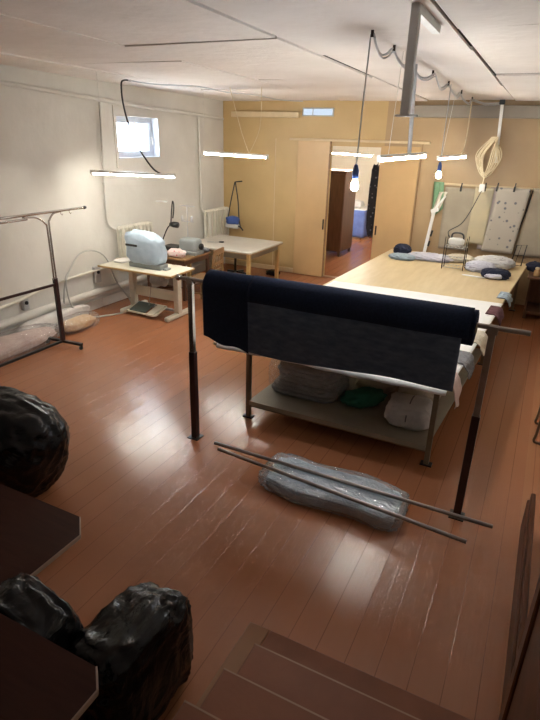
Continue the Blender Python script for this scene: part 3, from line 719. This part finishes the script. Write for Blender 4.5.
# ------------------------------------------------------------------ cutting table
ct = thing('cutting_table', 'long cutting table with pale plywood top and lower shelf', 'table', (0, 0, 0))
def tx(s, y):  # s: 0 left edge, 1 right edge
    k = (y - 4.17) / 5.73
    return (-2.66 + .24 * k) * (1 - s) + (-.45 + .33 * k) * s
def TP(s, y): return (tx(s, y), y)
MB().prism([TP(0, 4.17), TP(1, 4.17), TP(1, 7.02), TP(0, 7.02)], .745, .775).build('tabletop', 'ply', ct)
MB().prism([TP(0, 7.024), TP(1, 7.024), TP(1, 9.95), TP(0, 9.95)], .745, .775).build('tabletop', 'ply', ct)
MB().prism([TP(0, 4.163), TP(1, 4.163), TP(1, 4.170), TP(0, 4.170)], .745, .7745).build('edge_band', 'ply_edge', ct)
MB().prism([(tx(1, 4.17), 4.17), (tx(1, 4.17) + .006, 4.17), (tx(1, 9.95) + .006, 9.95), (tx(1, 9.95), 9.95)], .745, .7745).build('edge_band', 'ply_edge', ct)
for y in (4.26, 6.95, 9.75):
    for s in (.155, .965):
        x, _ = TP(s, y)
        l_ = MB().box(x - .022, y - .022, .0, x + .022, y + .022, .745, .003).build('leg', 'frame_brown', ct)
        MB().box(x - .05, y - .035, 0, x + .05, y + .035, .012).build('foot_plate', 'dark_steel', l_)
    a, b = TP(.155, y), TP(.965, y)
    MB().obox((*a, .725), (*b, .725), .03, .04).build('cross_rail', 'frame_brown', ct)
    if y < 7: MB().obox((*a, .15), (*b, .15), .03, .045).build('shelf_rail', 'frame_brown', ct)
for s in (.155, .965):
    MB().obox((*TP(s, 4.26), .725), (*TP(s, 9.75), .725), .03, .04).build('side_rail', 'frame_brown', ct)
MB().prism([TP(.16, 4.24), TP(.96, 4.24), TP(.96, 6.98), TP(.16, 6.98)], .173, .193).build('shelf', 'ply_grey', ct)
MB().prism([TP(.165, 4.228), TP(.955, 4.228), TP(.955, 4.24), TP(.165, 4.24)], .15, .195).build('shelf_edge', 'ply_grey', ct)

# white sheet over the near half of the table, drooping over the near edge
def sheet(u, v):
    y = 4.10 + (7.08 - 4.10) * v + .05 * u * v
    s = .02 + .985 * u
    x, _ = TP(s, y); z = .779 + .0012 * noise.noise(V((x * 2, y * 2, 0)))
    if y < 4.16:
        k = (4.16 - y) / .06
        dr = .034 + .010 * (.5 + .5 * math.sin(u * 11 + 1)) + .004 * math.sin(u * 41)
        z -= (dr - .0) * k; y = 4.155 - .012 * k
    return (x, y, z)
tag(MB().grid(sheet, 60, 90, .003).build('white_sheet', 'paper'), 'white paper sheet spread over the near half of the cutting table', 'sheet')

# scraps hanging off the right side of the table
def scrap(y0, w_, drop, out_, seed, mt, label, s=1.0):
    def f(u, v):
        y = y0 + w_ * (u - .5) * (1 - .3 * v * v) + .02 * math.sin(v * 3 + seed)
        x = tx(1, y) + .02 + out_ * math.sin(v * PI * .5) + .02 * noise.noise(V((u * 3, v * 3, seed)))
        z = .788 - drop * v + .02 * math.sin(u * 5 + seed) * v
        if v < .15: x = tx(1, y) + .02 - .12 * (1 - v / .15); z = .790
        return (x, y, z)
    return tag(MB().grid(f, 12, 16, .005).build('fabric_scrap', mt), label, 'fabric', 'fabric scraps along the table edge')
scrap(4.42, .26, .24, .05, 1, 'pinkpaper', 'pinkish cloth scrap hanging from the corner of the cutting table by the post')
scrap(4.95, .34, .16, .05, 2, 'greyfab', 'dark grey cloth scrap hanging over the right edge of the cutting table')
scrap(5.65, .42, .15, .06, 3, 'creamfab', 'cream cloth scrap hanging over the right edge behind the stand post')
scrap(6.75, .40, .13, .05, 4, 'maroonfab', 'maroon cloth scrap hanging over the right edge of the cutting table')
scrap(7.55, .36, .11, .04, 5, 'greyblue', 'grey blue cloth scrap hanging over the right edge near the dark clothes')

# shelf contents
gs = thing('folded_fabric', 'tall stack of dark grey folded fabric in plastic on the lower shelf', 'fabric', (-1.86, 4.82, .193))
for k in range(7):
    r_ = random.uniform(-.02, .02)
    MB().lump((r_, random.uniform(-.02, .02), .03 + k * .047), (.37 - .015 * k, .30, .030), 30 + k, .06, 3, .45, 40, 10, floor=k * .047).build('fold', 'greyfab', gs)
MB().lump((0, 0, .18), (.40, .325, .20), 41, .07, 4, .5, 48, 26, True, floor=.001).build('plastic_wrap', 'film', gs)
tag(MB().lump((-1.27, 4.72, .275), (.22, .12, .085), 14, .2, 2.2, .9, 36, 18, floor=.194, rot=.5, shape=lambda p: (p[0], p[1], p[2] + .12 * p[0])).build('green_cloth', 'greenfab'), 'green crumpled cloth on the lower shelf beside the grey stack', 'cloth')
tag(MB().lump((-1.26, 5.22, .27), (.20, .26, .085), 15, .15, 2, .7, 36, 18, floor=.194).build('cloth_pile', 'creamfab'), 'low cream cloth pile on the lower shelf behind the green cloth', 'cloth')
wb_ = thing('wrapped_parcel', 'white wrapped parcel tied with string on the lower shelf', 'parcel', (-.78, 4.58, .193))
MB().lump((0, 0, .12), (.21, .20, .125), 16, .11, 2.2, .6, 44, 24, floor=.001).build('wrapping', 'whitefab', wb_)
ring = [(.0 + .008, .205 * math.cos(a), .12 + .135 * math.sin(a)) for a in [2 * PI * k / 20 for k in range(21)]]
MB().tube([(p[0], p[1], max(p[2], .006)) for p in ring], .006, 6).build('string', 'greyfab', wb_)
tag(MB().lump((-.80, 5.08, .31), (.20, .19, .115), 17, .14, 2, .8, 36, 18, floor=.194).build('cloth_pile', 'creamfab'), 'cream cloth pile on the lower shelf behind the white parcel', 'cloth')
tag(MB().lump((-.90, 4.98, .44), (.12, .10, .05), 18, .2, 2, .8, 28, 14).build('black_cloth', 'navyfab'), 'black cloth lying on top of the cream pile under the table', 'cloth')

# ------------------------------------------------------------------ roll stand and navy fabric roll
rs = thing('roll_stand', 'steel stand of two floor posts holding a crossbar for fabric', 'stand', (0, 3.66, 0))
for x, zt_, nm in ((-2.555, 1.50, 0), (-.165, 1.50, 1)):
    p_ = MB().box(x - .022, -.022, .75, x + .022, .022, zt_, .003).build('upper_post', 'chrome' if nm == 0 else 'bar_steel', rs)
    MB().box(x - .028, -.028, 0, x + .028, .028, .87, .003).build('lower_post', 'maroon_steel', rs)
    MB().box(x - .055, -.055, 0, x + .055, .055, .008).build('base_plate', 'dark_steel', rs)
    MB().box(x - .032, -.028, zt_ - .02, x + .032, -.020, zt_ + .035, .002).box(x - .032, .020, zt_ - .02, x + .032, .028, zt_ + .035, .002).build('fork', 'chrome' if nm == 0 else 'bar_steel', rs)
MB().tube([(-2.66, 0, 1.522), (.06, 0, 1.522)], .017, 12).build('crossbar', 'bar_steel', rs)
MB().lathe([(0, 0), (.026, 0), (.028, .015), (.022, .03), (0, .032)], (-2.69, 0, 1.522), 14, 'x').build('end_knob', 'chrome', rs)

fr = thing('fabric_roll', 'roll of navy denim on the crossbar with its loose end hanging', 'fabric roll', (-1.318, 3.66, 1.50))
RX, RR = 1.043, .122
m_ = MB(); n = 48; nu = 40
vs = []; fs = []
for i in range(nu + 1):
    x = -RX + 2 * RX * i / nu
    for k in range(n):
        a = 2 * PI * k / n; r = RR * (1 + .018 * noise.noise(V((x * 1.5, math.cos(a) * 1.2, math.sin(a) * 1.2))) + .006 * noise.noise(V((x * 14, math.cos(a) * 3, math.sin(a) * 3))))
        vs.append((x, r * math.cos(a), r * math.sin(a)))
for i in range(nu):
    for k in range(n): j = (k + 1) % n; fs.append((i * n + k, (i + 1) * n + k, (i + 1) * n + j, i * n + j))
m_.add(vs, fs, True)
for sgn, o in ((-1, 0), (1, nu * n)):
    prof = [(.030, 0)] + [(.03 + .09 * q / 8, sgn * (.004 if q % 2 else -.004)) for q in range(1, 9)]
    m_.lathe(prof, (sgn * RX, 0, 0), 32, 'x')
m_.build('rolled_fabric', 'denim', fr)
MB().lathe([(.024, -RX - .012), (.034, -RX - .012), (.034, RX + .012), (.024, RX + .012), (.024, -RX - .012)], (0, 0, 0), 24, 'x').build('core', 'cardboard', fr)
def flap(x0, x1, z0a, z0b, seed, yo):
    def f(u, v):
        x = x0 + (x1 - x0) * u
        zb = z0a + (z0b - z0a) * u + .012 * math.sin(u * 9 + seed)
        if v < .3:
            a = PI * .5 - (v / .3) * PI * .5     # from the crown of the roll forward to the front
            return (x, -(RR + yo) * math.cos(a), (RR + yo) * math.sin(a))
        t = (v - .3) / .7
        z = zb * t
        return (x, -(RR + yo) + .02 * t + (.012 * noise.noise(V((x * 2.2, z * 1.5, seed))) + .006 * math.sin(x * 9 + seed)) * t, z)
    return f
MB().grid(flap(-1.035, -.62, -.41, -.485, 1, .010), 20, 40, .003).build('outer_layer', 'denim', fr)
MB().grid(flap(-.62, .98, -.485, -.425, 2, .007), 60, 40, .003).build('loose_end', 'denim_back', fr)
MB().grid(lambda u, v: (-.62 + (1.64) * u, -(RR + .0135) * math.cos(PI * .5 - v * PI * .62) , (RR + .0135) * math.sin(PI * .5 - v * PI * .62)), 60, 20, .003).build('top_layer', 'denim', fr)

# ------------------------------------------------------------------ floor pack and rods
pk = thing('fabric_pack', 'grey blue fabric pack in crumpled clear plastic on the floor', 'pack', (-1.10, 3.43, 0), 0)
def slab(p):
    return (p[0], p[1] + .02 * math.sin(p[0] * 9), p[2] * (1 - .15 * abs(p[0])))
MB().lump((0, 0, .062), (.535, .205, .062), 50, .07, 3.0, .32, 70, 24, floor=.006, shape=slab).build('contents', 'packfab', pk)
MB().lump((0, 0, .068), (.555, .222, .070), 51, .09, 5.0, .34, 120, 52, True, floor=.003, shape=slab).build('plastic_wrap', 'film_blue', pk)
def rod(a, b, r, label):
    a, b = V(a), V(b)
    return tag(MB().tube([a, b], r, 12).build('steel_rod', 'bar_steel'), label, 'rod', 'steel rods on the floor')
rod((-2.20, 3.44, .158), (.09, 3.44, .158), .015, 'long grey steel rod lying over the plastic pack, nearer the cutting table')
rod((-2.12, 3.37, .158), (-.053, 3.19, .158), .015, 'long grey steel rod lying over the plastic pack, nearer the stairs')

# ------------------------------------------------------------------ things on the far end of the cutting table
def heap(name, c, r, seed, mt, label, amp=.18, rot=0, e=.9, cat='cloth', fl=.776, group='heaps at the far end of the cutting table', fr_=2.3):
    return tag(MB().lump(c, r, seed, amp * 1.3, fr_ * 1.35, e, 64, 32, True, floor=fl, rot=rot).build(name, mt), label, cat, group)
heap('cloth_heap', (-2.04, 9.12, .815), (.19, .12, .05), 60, 'greyblue', 'pale grey blue cloth bundle at the left edge of the cutting table')
heap('cloth_heap', (-2.13, 9.50, .86), (.13, .12, .09), 61, 'navyfab', 'small black cloth heap behind the grey blue bundle')
heap('cloth_heap', (-1.62, 9.40, .81), (.32, .20, .045), 62, 'lilac', 'thin grey plastic covered heap in the middle of the far table end', .25)
heap('cloth_heap', (-.76, 8.93, .835), (.19, .15, .075), 63, 'lilac', 'pale lilac clothes heap beside the iron stand', .22)
heap('cloth_heap', (-.60, 9.38, .85), (.26, .20, .08), 64, 'whitefab', 'white clothes heap at the far right corner of the table', .22)
cl = heap('folded_garment', (-.50, 8.57, .835), (.18, .13, .065), 65, 'navyfab', 'dark navy and white garment folded on the right edge of the table', .16, .2, .7, 'garment')
MB().lump((-.52, 8.46, .825), (.12, .08, .04), 66, .2, 2.3, .8, 28, 14, floor=.777).build('white_trim', 'lilac', cl)
heap('paper_strip', (-.80, 8.48, .781), (.16, .03, .006), 67, 'paper', 'white paper strip lying in front of the navy garment', .05, -.1, .6, 'paper')
heap('cloth_heap', (-1.14, 9.52, .82), (.20, .17, .055), 68, 'creamfab', 'cream cloth heap behind the iron stand', .2)

ist = thing('iron_stand', 'wire stand holding the iron on the far end of the table', 'stand', (-1.16, 8.88, .776))
for x in (-.16, .16):
    for y in (-.11, .11): MB().tube([(x, y, 0), (x, y, .50)], .006, 6).build('leg', 'dark_steel', ist)
for nm, z in (('lower_shelf', .03), ('middle_shelf', .16), ('top_shelf', .34)):
    m_ = MB()
    for k in range(7): m_.tube([(-.16 + .32 * k / 6, -.11, z), (-.16 + .32 * k / 6, .11, z)], .004, 5)
    m_.tube([(-.16, -.11, z), (.16, -.11, z), (.16, .11, z), (-.16, .11, z), (-.16, -.11, z)], .005, 6).build(nm, 'grey_steel', ist)
ir = thing('steam_iron', 'silver steam iron resting on the wire stand', 'iron', (-1.15, 8.88, 1.122))
MB().prism([(-.13, -.06), (.06, -.06), (.14, 0), (.06, .06), (-.13, .06)], 0, .025).build('sole_plate', 'chrome', ir)
MB().lump((-.02, 0, .075), (.12, .055, .06), 70, .05, 2, .6, 28, 16, floor=.025).build('body', 'machine_white', ir)
MB().tube([(-.10, 0, .11), (-.09, 0, .19), (.0, 0, .21), (.07, 0, .18), (.08, 0, .10)], .014, 8, 5).build('handle', 'black', ir)
MB().tube([(-.12, 0, .12), (-.16, 0, .22), (-.02, .2, .32), (.05, .5, .48), (.10, .9, .70), (.12, 1.02, .78)], .007, 6, 6).build('power_cord', 'black', ir)

la = thing('stand_lamp', 'white jointed lamp stand on the far left corner of the table', 'lamp', (-1.75, 9.62, .776))
MB().box(-.06, -.06, 0, .06, .06, .03, .008).build('base', 'white_paint', la)
MB().obox((-.03, 0, .02), (.05, 0, .80), .05, .035, (0, 1, 0)).build('lower_arm', 'white_paint', la)
MB().obox((.05, -.01, .80), (.20, -.02, 1.02), .03, .03, (0, 1, 0)).build('upper_arm', 'white_paint', la)
MB().obox((.05, -.03, .35), (.07, -.03, .45), .03, .03, (0, 1, 0)).obox((.03, -.03, .18), (.045, -.03, .27), .03, .03, (0, 1, 0)).build('clamp', 'black', la)
MB().obox((.0, -.02, .76), (.11, -.02, .80), .06, .05, (0, 1, 0)).build('joint', 'white_paint', la)

# patterns hanging on the back wall
struct(MB().box(-1.75, YB - .03, 1.93, .6, YB, 1.965, .004).build('trim_6', 'tan_trim'), 'narrow rail on the back wall carrying paper patterns')
def hang(x0, x1, z0, z1, mt, label, yo, tilt=0, seed=0, name='paper_pattern', cat='pattern', cut=0):
    def f(u, v):
        x = x0 + (x1 - x0) * u + tilt * v
        z = z1 + (z0 - z1) * v - cut * u * (1 if v > .5 else 0) * (v - .5) * 2
        return (x, yo - .008 - .014 * v * (1 + noise.noise(V((u * 3, v * 2, seed)))), z)
    t_ = thing(name, label, cat, (0, 0, 0), 0, 'patterns hanging on the back wall')
    MB().grid(f, 12, 18, .004).build('sheet', mt, t_)
    xc = (x0 + x1) / 2
    MB().box(xc - .016, yo - .022, z1 - .06, xc + .016, YB - .0005, z1 + .02, .003).obox((xc, yo - .02, z1 - .02), (xc + .01, yo - .03, z1 + .08), .02, .015, (0, 1, 0)).build('clip', 'black', t_)
    return t_
y0 = YB - .035
hang(-1.66, -1.14, .84, 1.90, 'pat_grey', 'grey paper pattern hanging behind the iron stand', y0, .02, 1)
hang(-1.16, -.86, .98, 1.93, 'pat_cream', 'narrow cream paper pattern hanging behind the white plug', y0 - .03, -.02, 2)
hang(-.92, -.72, .90, 1.94, 'pat_mauve', 'narrow mauve paper pattern between the cream and the spotted one', y0 - .02, -.06, 3)
hang(-.80, -.30, .88, 1.95, 'pat_spot', 'pale spotted paper pattern, widest of the hanging sheets', y0 - .05, -.10, 4)
hang(-.28, .30, .86, 1.96, 'pat_grey', 'grey paper pattern at the right end of the rail', y0, -.08, 5)
tag(MB().grid(lambda u, v: (-1.86 + .17 * u + .04 * v, YB - .07 - .04 * math.sin(u * 9) * .5 - .02 * v, 1.98 - (.62 - .18 * u) * v), 14, 16, .006).build('green_cloth', 'palegreen'),
    'pale green cloth hanging on the back wall above the lamp stand', 'cloth')
tag(MB().grid(lambda u, v: (-1.74 + .14 * u - .10 * v, YB - .10 - .02 * math.sin(u * 8), 1.82 - (.40 - .1 * u) * v), 12, 14, .006).build('cream_cloth', 'creamfab'),
    'cream cloth scrap hanging beside the pale green cloth', 'cloth')
tag(MB().tube([(-.33, YB - .05, 1.92), (-.36, YB - .06, 1.6), (-.42, YB - .06, 1.25), (-.43, YB - .07, .95)], .012, 6, 5).tube([(-.27, YB - .05, 1.93), (-.31, YB - .06, 1.6), (-.38, YB - .06, 1.2)], .010, 6, 5).build('dark_strap', 'dark_steel'),
    'dark straps hanging beside the pale spotted pattern', 'strap')

# dark side table at the right behind the cutting table
sd = thing('side_table', 'dark brown wooden side table behind the right end of the cutting table', 'table', (.55, 9.70, 0))
MB().box(-.62, -.36, .655, 1.1, .40, .69, .006).build('tabletop', 'wood_dark', sd)
MB().box(-.58, -.32, .12, -.55, .36, .655).build('side_panel', 'wood_dark', sd)
MB().box(1.03, -.32, .12, 1.06, .36, .655).build('side_panel', 'wood_dark', sd)
MB().box(-.55, .32, .12, 1.03, .35, .655).build('back_panel', 'wood_dark', sd)
MB().box(-.58, -.32, .08, 1.06, .36, .12).build('bottom_shelf', 'wood_dark', sd)
for x in (-.55, 1.02):
    for y in (-.29, .33): MB().box(x - .025, y - .025, 0, x + .025, y + .025, .08).build('leg', 'wood_dark', sd)
jr = thing('glass_jar', 'small amber glass jar on the dark side table', 'jar', (.05, 9.46, .69))
MB().lathe([(0, 0), (.045, 0), (.05, .01), (.05, .08), (.035, .10), (.035, .115), (0, .115)], (0, 0, 0), 18).build('body', 'glassjar', jr)
MB().lathe([(0, .112), (.038, .112), (.038, .135), (0, .137)], (0, 0, 0), 18).build('lid', 'tan_trim', jr)
mu = thing('white_cup', 'white cup on the dark side table at the frame edge', 'cup', (.30, 9.62, .69))
MB().lathe([(0, 0), (.035, 0), (.045, .02), (.048, .10), (.043, .10), (.04, .02), (0, .012)], (0, 0, 0), 20).build('body', 'white_paint', mu)
MB().tube([(.046, 0, .085), (.08, 0, .08), (.08, 0, .035), (.045, 0, .025)], .007, 6, 4).build('handle', 'white_paint', mu)
tag(MB().lump((.02, 9.80, .77), (.16, .12, .08), 72, .22, 2.3, .9, 32, 16, floor=.692).build('cloth_heap', 'navyfab'), 'navy cloth heap at the back of the dark side table', 'cloth', 'heaps on the side table')
tag(MB().lump((.42, 9.86, .78), (.14, .11, .09), 73, .2, 2.3, .9, 32, 16, floor=.692).build('cloth_heap', 'redplastic'), 'red cloth heap at the back of the dark side table', 'cloth', 'heaps on the side table')
wfr = thing('wire_frame', 'small black wire frame standing at the far right corner of the cutting table', 'frame', (-.28, 9.70, .776))
MB().tube([(-.09, 0, 0), (-.05, .02, .32), (.10, .02, .34), (.07, 0, .0), (-.09, 0, 0)], .009, 6).build('outer_wire', 'dark_steel', wfr)
MB().tube([(-.03, .005, .005), (.02, .02, .33)], .005, 6).tube([(-.07, .01, .16), (.085, .01, .17)], .005, 6).build('inner_wire', 'dark_steel', wfr)

# ------------------------------------------------------------------ hall contents
wd = thing('wardrobe', 'tall dark brown wardrobe standing in the hall beyond the doorway', 'wardrobe', (-4.60, 12.72, 0))
MB().box(-.40, -.42, .10, .36, .42, 1.90, .006).build('body', 'wood_dark', wd)
MB().box(-.43, -.45, 1.90, .39, .45, 1.95, .008).build('cornice', 'wood_dark', wd)
for x0_ in (-.39, -.015):
    d_ = MB().box(x0_, -.44, .13, x0_ + .365, -.42, 1.87, .004).build('door', 'wood_dark', wd)
    MB().lathe([(0, 0), (.012, 0), (.016, -.02), (0, -.025)], (x0_ + (.33 if x0_ < -.1 else .035), -.44, 1.0), 10, 'y').build('handle', 'chrome', d_)
for x in (-.36, .32):
    for y in (-.38, .38): MB().box(x - .03, y - .03, 0, x + .03, y + .03, .10).build('foot', 'wood_dark', wd)
bt = thing('draped_table', 'table under a blue cloth at the end of the hall', 'table', (-4.95, 15.3, 0))
MB().box(-.50, -.45, .78, .45, .55, .81).build('tabletop', 'paper', bt)
MB().grid(lambda u, v: (-.52 + .99 * u, -.47 - .02 * math.sin(u * 22) * v, .80 - .74 * v), 30, 10, .006).build('cloth_front', 'blue_sheet', bt)
MB().grid(lambda u, v: (.47 + .02 * math.sin(u * 22) * v, -.47 + 1.0 * u, .80 - .74 * v), 30, 10, .006).build('cloth_side', 'blue_sheet', bt)
for x in (-.45, .40):
    for y in (-.40, .5): MB().box(x - .025, y - .025, 0, x + .025, y + .025, .78).build('leg', 'wood', bt)
tag(MB().lump((-4.95, 15.2, .92), (.30, .24, .11), 80, .2, 2, .7, 30, 16, floor=.812).build('cloth_heap', 'whitefab'), 'white cloth heap on the blue draped table in the hall', 'cloth')
tag(MB().box(-4.43, 15.35, 0, -4.15, 15.8, .78, .02).box(-4.45, 15.33, .74, -4.13, 15.82, .80, .02).build('red_box', 'red_cloth'), 'dark red upright box beside the blue draped table in the hall', 'box')
hr = thing('coat_hanging', 'dark patterned coat hanging in the hall at the edge of the doorway', 'coat', (-3.20, 11.2, 0))
MB().lump((0, 0, 1.46), (.10, .20, .70), 82, .10, 3, .5, 40, 30).build('coat_body', 'curtain', hr)
MB().tube([(.60, 0, 2.24), (.0, 0, 2.24)], .014).tube([(0, 0, 2.24), (0, 0, 2.10)], .008).build('wall_hook', 'dark_steel', hr)
tag(MB().grid(lambda u, v: (-3.62 + .03 * math.sin(u * 14), 12.9 + .75 * u, 1.75 - 1.60 * v), 30, 10, .02).build('white_curtain', 'lilac'), 'pale curtain hanging in the hall behind the dark coat', 'curtain')
tag(MB().tube([(-3.62, 12.75, 1.78), (-3.62, 13.8, 1.78)], .014).tube([(-3.62, 12.8, 1.78), (-2.6, 12.8, 1.78)], .012).build('curtain_rail', 'chrome'), 'metal rail carrying the pale curtain in the hall', 'rail')
tag(MB().box(-4.75, HY - .03, 1.25, -4.2, HY + .002, 1.30, .004).tube([(-4.7, HY - .03, 1.22), (-4.7, HY - .12, 1.18)], .01).tube([(-4.25, HY - .03, 1.22), (-4.25, HY - .12, 1.18)], .01).build('coat_rack', 'wood'), 'wooden coat rack on the end wall of the hall', 'coat rack')

# ------------------------------------------------------------------ stairs, rail, chair at the right
sts = struct(thing('stairs', 'brown painted steps up to the landing', 'stairs'))
SX0, SX1 = -.935, .20
for k in range(6):
    y1 = 1.81 - .31 * k; z1 = .17 * (k + 1); y0_ = y1 - .31 if k < 5 else YF
    MB().box(SX0, y0_ - .03 if k < 5 else YF, z1 - .035, SX1, y1 + .012, z1, .006).build('tread', 'stair', sts)
    MB().box(SX0, y1 + .006, z1 - .012, SX1, y1 + .0145, z1 + .0006).build('worn_nosing', 'worn_edge', sts)
    MB().box(SX0 + .02, y1 - .03, z1 - .17, SX1 - .02, y1 - .005, z1 - .035).build('riser', 'stair', sts)
MB().box(SX0 - .02, 1.0, 0.0, SX0 + .22, 2.06, .012, .003).build('base_board', 'stair', sts)
MB().box(SX0 + .2, 1.80, 0.0, SX1, 2.06, .011, .003).build('base_board', 'stair', sts)
struct(MB().box(-1.09, .6, 0, -.965, 2.06, .008, .002).build('trim_7', 'strip'), 'ochre floor strip beside the stairs')
rl = struct(thing('stair_railing', 'dark varnished wooden railing at the right of the stairs', 'railing', (.265, 2.0, 0)))
MB().box(.0, -.06, .006, .10, .06, 1.15, .008).build('newel_post', 'rail', rl)
MB().box(.015, .06, .006, .07, 1.75, .26, .008).build('side_board', 'rail', rl)
MB().box(.03, .06, .26, .06, 1.75, .32, .006).build('cap_strip', 'rail', rl)
MB().box(.015, -.9, .006, .085, -.06, 1.0, .006).build('lower_panel', 'rail', rl)
MB().obox((.05, -.05, 1.02), (.05, -2.0, 2.05), .07, .05).build('handrail', 'rail', rl)

ch = thing('tube_chair', 'chair with brown bent tube legs at the right edge of the floor', 'chair', (.30, 5.12, .006))
for y in (0, .42):
    MB().tube([(.10, y, .44), (.045, y, .40), (.02, y, .10), (.01, y, .035), (.03, y, .014), (.10, y, .012), (.40, y, .012), (.46, y, .02), (.47, y, .06), (.47, y, .44), (.53, y, .90)], .013, 8, 4).build('leg', 'brown_steel', ch)
MB().box(.04, -.01, .44, .48, .43, .475, .012).build('seat', 'wood', ch)
MB().obox((.525, -.01, .78), (.525, .43, .78), .02, .20).build('backrest', 'wood', ch)

# ------------------------------------------------------------------ dark desks and black bags at the lower left
def desk(name, label, x0, x1, y0, y1, z, chm, legs=True):
    cx, cy = (x0 + x1) / 2, (y0 + y1) / 2
    t_ = thing(name, label, 'bench', (cx, cy, 0))
    poly = [(x0 - cx, y0 - cy), (x1 - cx, y0 - cy), (x1 - cx, y1 - cy - chm), (x1 - cx - chm, y1 - cy), (x0 - cx, y1 - cy)]
    MB().prism(poly, z - .03, z).build('top_board', 'dark_board', t_)
    n = len(poly); m_ = MB()
    for i in (1, 2): 
        a, b = poly[i], poly[i + 1]; d = (V((*b, 0)) - V((*a, 0))).normalized(); nn = V((d.y, -d.x, 0)) * .003
        m_.obox(V((*a, z - .014)) + nn, V((*b, z - .014)) + nn, .006, .026)
    m_.build('edge_band', 'edge_band', t_)
    for x in (x0 - cx + .08, x1 - cx - .45):
        for y in (y0 - cy + .08, y1 - cy - .16): MB().box(x - .025, y - .025, 0, x + .025, y + .025, z - .03, .003).build('leg', 'dark_board', t_)
    return t_
desk('low_bench', 'dark brown bench with clipped corner in front of the bulging black bag', -3.7, -2.09, .95, 1.90, .45, .12)
desk('dark_desk', 'dark brown desk top with clipped corner at the bottom beside the stairs', -2.6, -1.14, .05, 1.02, .75, .07)

def black_bag(label, c, r, seed, fl, shape=None, rot=0, e=.85, amp=.12, knot=None, fq=2.8):
    t_ = thing('black_bag', label, 'bag', c, 0, 'black rubbish bags')
    MB().lump((0, 0, r[2]), r, seed, amp, fq, e, 130, 90, True, floor=fl, rot=rot, shape=shape, axis='y', gain=.36).build('sack', 'black_bag', t_)
    if knot:
        k = V(knot)
        MB().lump(k, (.06, .05, .06), seed + 3, .3, 3, 1, 24, 14, True).build('knot', 'black_bag', t_)
    return t_
black_bag('bulging black plastic bag standing on the floor behind the low brown bench', (-3.33, 2.33, .001), (.40, .30, .385), 90, 0,
          lambda p: (p[0] * (1 + .8 * p[2]), p[1] * (1 + .2 * p[2]), p[2] - .12 * p[0]), 0, .78, .10)
black_bag('long black plastic bag slumped between the bench and the desk', (-1.82, 1.18, .001), (.235, .17, .315), 91, 0,
          lambda p: (p[0], p[1], p[2] - .22 * max(0, p[0] + .1)), -.05, .5, .09)
black_bag('boxy black plastic bag with folded top beside the stairs', (-1.395, 1.39, .001), (.20, .27, .265), 92, 0,
          lambda p: (p[0], p[1], p[2] + (.22 * p[0] if p[2] > 0 else 0)), -.06, .42, .12)

# ------------------------------------------------------------------ light
world = bpy.data.worlds.new('sky'); scene.world = world; world.use_nodes = True
bg = world.node_tree.nodes['Background']; bg.inputs[0].default_value = (.80, .90, 1.0, 1); bg.inputs[1].default_value = 9
ld = bpy.data.lights.new('window_portal', 'AREA'); ld.shape = 'RECTANGLE'; ld.size = 1.0; ld.size_y = .6
ld.cycles.is_portal = True
lo = bpy.data.objects.new('window_portal', ld); COL.objects.link(lo); lo.location = (XL - .36, (WY0 + WY1) / 2, (WZ0 + WZ1) / 2)
lo.rotation_euler = V((1, 0, 0)).to_track_quat('-Z', 'Z').to_euler(); lo['kind'] = 'helper'

# ------------------------------------------------------------------ camera
f = 538.0
yaw, pitch, roll = math.radians(26.103), math.radians(22.65), math.radians(1.592)
cy, sy, cp, sp = math.cos(yaw), math.sin(yaw), math.cos(pitch), math.sin(pitch)
fwd = V((-sy * cp, cy * cp, -sp)); right = V((cy, sy, 0)); up = right.cross(fwd)
c, s = math.cos(roll), math.sin(roll)
r2 = right * c + up * s; u2 = up * c - right * s
cam = bpy.data.cameras.new('camera'); co = bpy.data.objects.new('camera', cam); COL.objects.link(co)
mw = Matrix((( r2.x, u2.x, -fwd.x, 0), (r2.y, u2.y, -fwd.y, 0), (r2.z, u2.z, -fwd.z, 2.65), (0, 0, 0, 1)))
co.matrix_world = mw
cam.sensor_width = 36; cam.sensor_fit = 'AUTO'; cam.lens = f / 720 * 36; cam.clip_start = .05
scene.camera = co
vs_ = scene.view_settings
vs_.view_transform = 'Standard'; vs_.look = 'None'; vs_.gamma = 1; vs_.use_curve_mapping = False; vs_.exposure = 1.75
